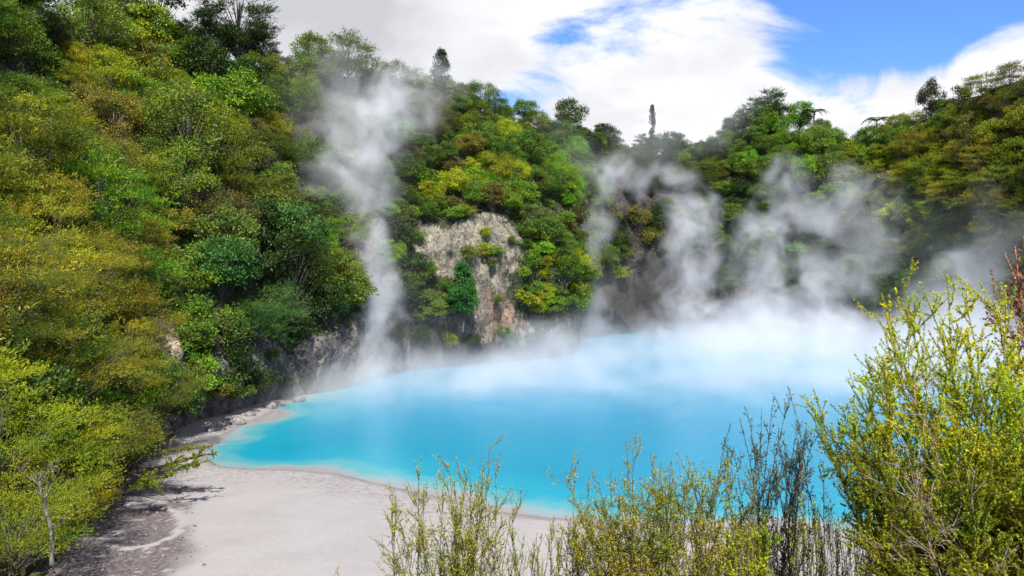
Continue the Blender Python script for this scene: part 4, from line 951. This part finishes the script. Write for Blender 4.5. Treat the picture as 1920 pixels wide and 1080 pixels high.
steam('steam_plume', 'ragged steam plume rising before the dark cliff of the far cove', [
    [(1310, 640, 122, 9, 1.1), (1300, 560, 124, 6.5, 1.0), (1295, 480, 126, 5.5, .9), (1300, 410, 128, 6, .9), (1285, 355, 130, 5.5, .8), (1240, 325, 132, 4.5, .8)],
    [(1108, 620, 118, 5, .55), (1102, 540, 119, 4.2, .5), (1106, 460, 120, 4, .4), (1130, 380, 125, 4.5, .6), (1148, 330, 128, 5, 1.1), (1195, 335, 130, 4.5, .7)]], .15, seed=4, warp=4.0, contrast=5.5, nscale=.2, voxel=.36)
steam('steam_plume', 'curling steam plume in front of the broad green slope', [
    [(1410, 640, 118, 11, 1.0), (1435, 570, 119, 9.5, .9), (1442, 500, 120, 7.5, .7), (1440, 440, 121, 6.5, .8), (1462, 390, 122, 6, .85), (1492, 350, 123, 5.5, .7)],
    [(1470, 385, 122, 5.5, .6), (1530, 395, 123, 7, .5), (1590, 380, 124, 8, .55), (1620, 440, 124, 7.5, .4), (1580, 510, 123, 8, .4), (1520, 470, 123, 6, .25)],
    [(1560, 630, 116, 9.5, 1.0), (1530, 560, 117, 9, .95), (1570, 530, 117, 7, .6)]], .14, seed=5, warp=5.5, contrast=5.5, nscale=.2, voxel=.36)
steam('steam_plume', 'steam billow rising behind the big yellow-green bush', [
    [(1780, 660, 90, 8.5, 1.0), (1800, 590, 91, 7.5, .95), (1825, 535, 92, 6.5, .9), (1855, 490, 93, 5.0, .55), (1855, 430, 95, 4.5, .22), (1850, 370, 97, 4, .12)]], .11, seed=6, warp=4.5, contrast=4.4, nscale=.22)
steam('thin_steam', 'faint mist hanging over the saddle of the ridge', [
    [(1170, 280, 146, 9, .6), (1250, 240, 150, 11, .9), (1330, 215, 150, 11, .9), (1395, 170, 152, 8, .7)], [(1065, 300, 128, 8, .7), (1040, 230, 130, 6, .4)]], .022, voxel=.6, seed=7, warp=4, contrast=2.6, nscale=.13)
steam('thin_steam', 'veil of mist along the foot of the central bluff and gully', [
    [(640, 700, 80, 7, .6), (720, 640, 86, 9, .8), (700, 520, 90, 9, .6), (660, 400, 93, 10, .6), (680, 260, 98, 12, .8), (640, 190, 102, 12, .7)],
    [(780, 670, 90, 7, .6), (900, 668, 96, 6, .5), (1060, 640, 104, 7, .8), (1095, 560, 116, 7, .8), (1400, 500, 124, 9, .5), (1600, 450, 122, 12, .4), (1780, 480, 106, 11, .4)]], .009, voxel=.7, seed=8, warp=4.5, contrast=2.0, nscale=.11)


# ------------------------------------------------------------------ labels for the massed plants: kind, colour, place, order
from collections import defaultdict
ORD = ['first', 'second', 'third', 'fourth', 'fifth', 'sixth', 'seventh', 'eighth', 'ninth', 'tenth', 'eleventh', 'twelfth']
NUM = {2: 'two', 3: 'three', 4: 'four', 5: 'five', 6: 'six', 7: 'seven', 8: 'eight', 9: 'nine', 10: 'ten', 11: 'eleven', 12: 'twelve'}
by = defaultdict(list)
for r in REC:
    if r['label']: continue
    by[(r['cname'], PHRASE[r['kind']], r['zone'][5])].append(r)
for (cn, ph, zn), lst in by.items():
    lst.sort(key=lambda r: r['py']); n = len(lst); nb = 1 if n <= 5 else 2 if n <= 12 else 3
    for b in range(nb):
        row = sorted(lst[b * n // nb:(b + 1) * n // nb], key=lambda r: r['px']); m = len(row)
        band = ('',) if nb == 1 else (('higher ', 'lower ') if nb == 2 else ('highest ', 'middle ', 'lowest '))
        for q, r in enumerate(row):
            r['o']['group'] = ('shrubs ' if r['kind'] == 'H' else 'trees ') + zn
            pos = '' if m == 1 else ('left one' if q == 0 else 'right one') if m == 2 else 'leftmost' if q == 0 else 'rightmost' if q == m - 1 else ORD[q] + ' from left'
            e = ', ' + ' '.join(w for w in (pos, (band[b].strip() + ' row') if nb > 1 else '') if w) if (pos or nb > 1) else ''
            r['o']['label'] = f'{cn} {ph} {zn}{e}'
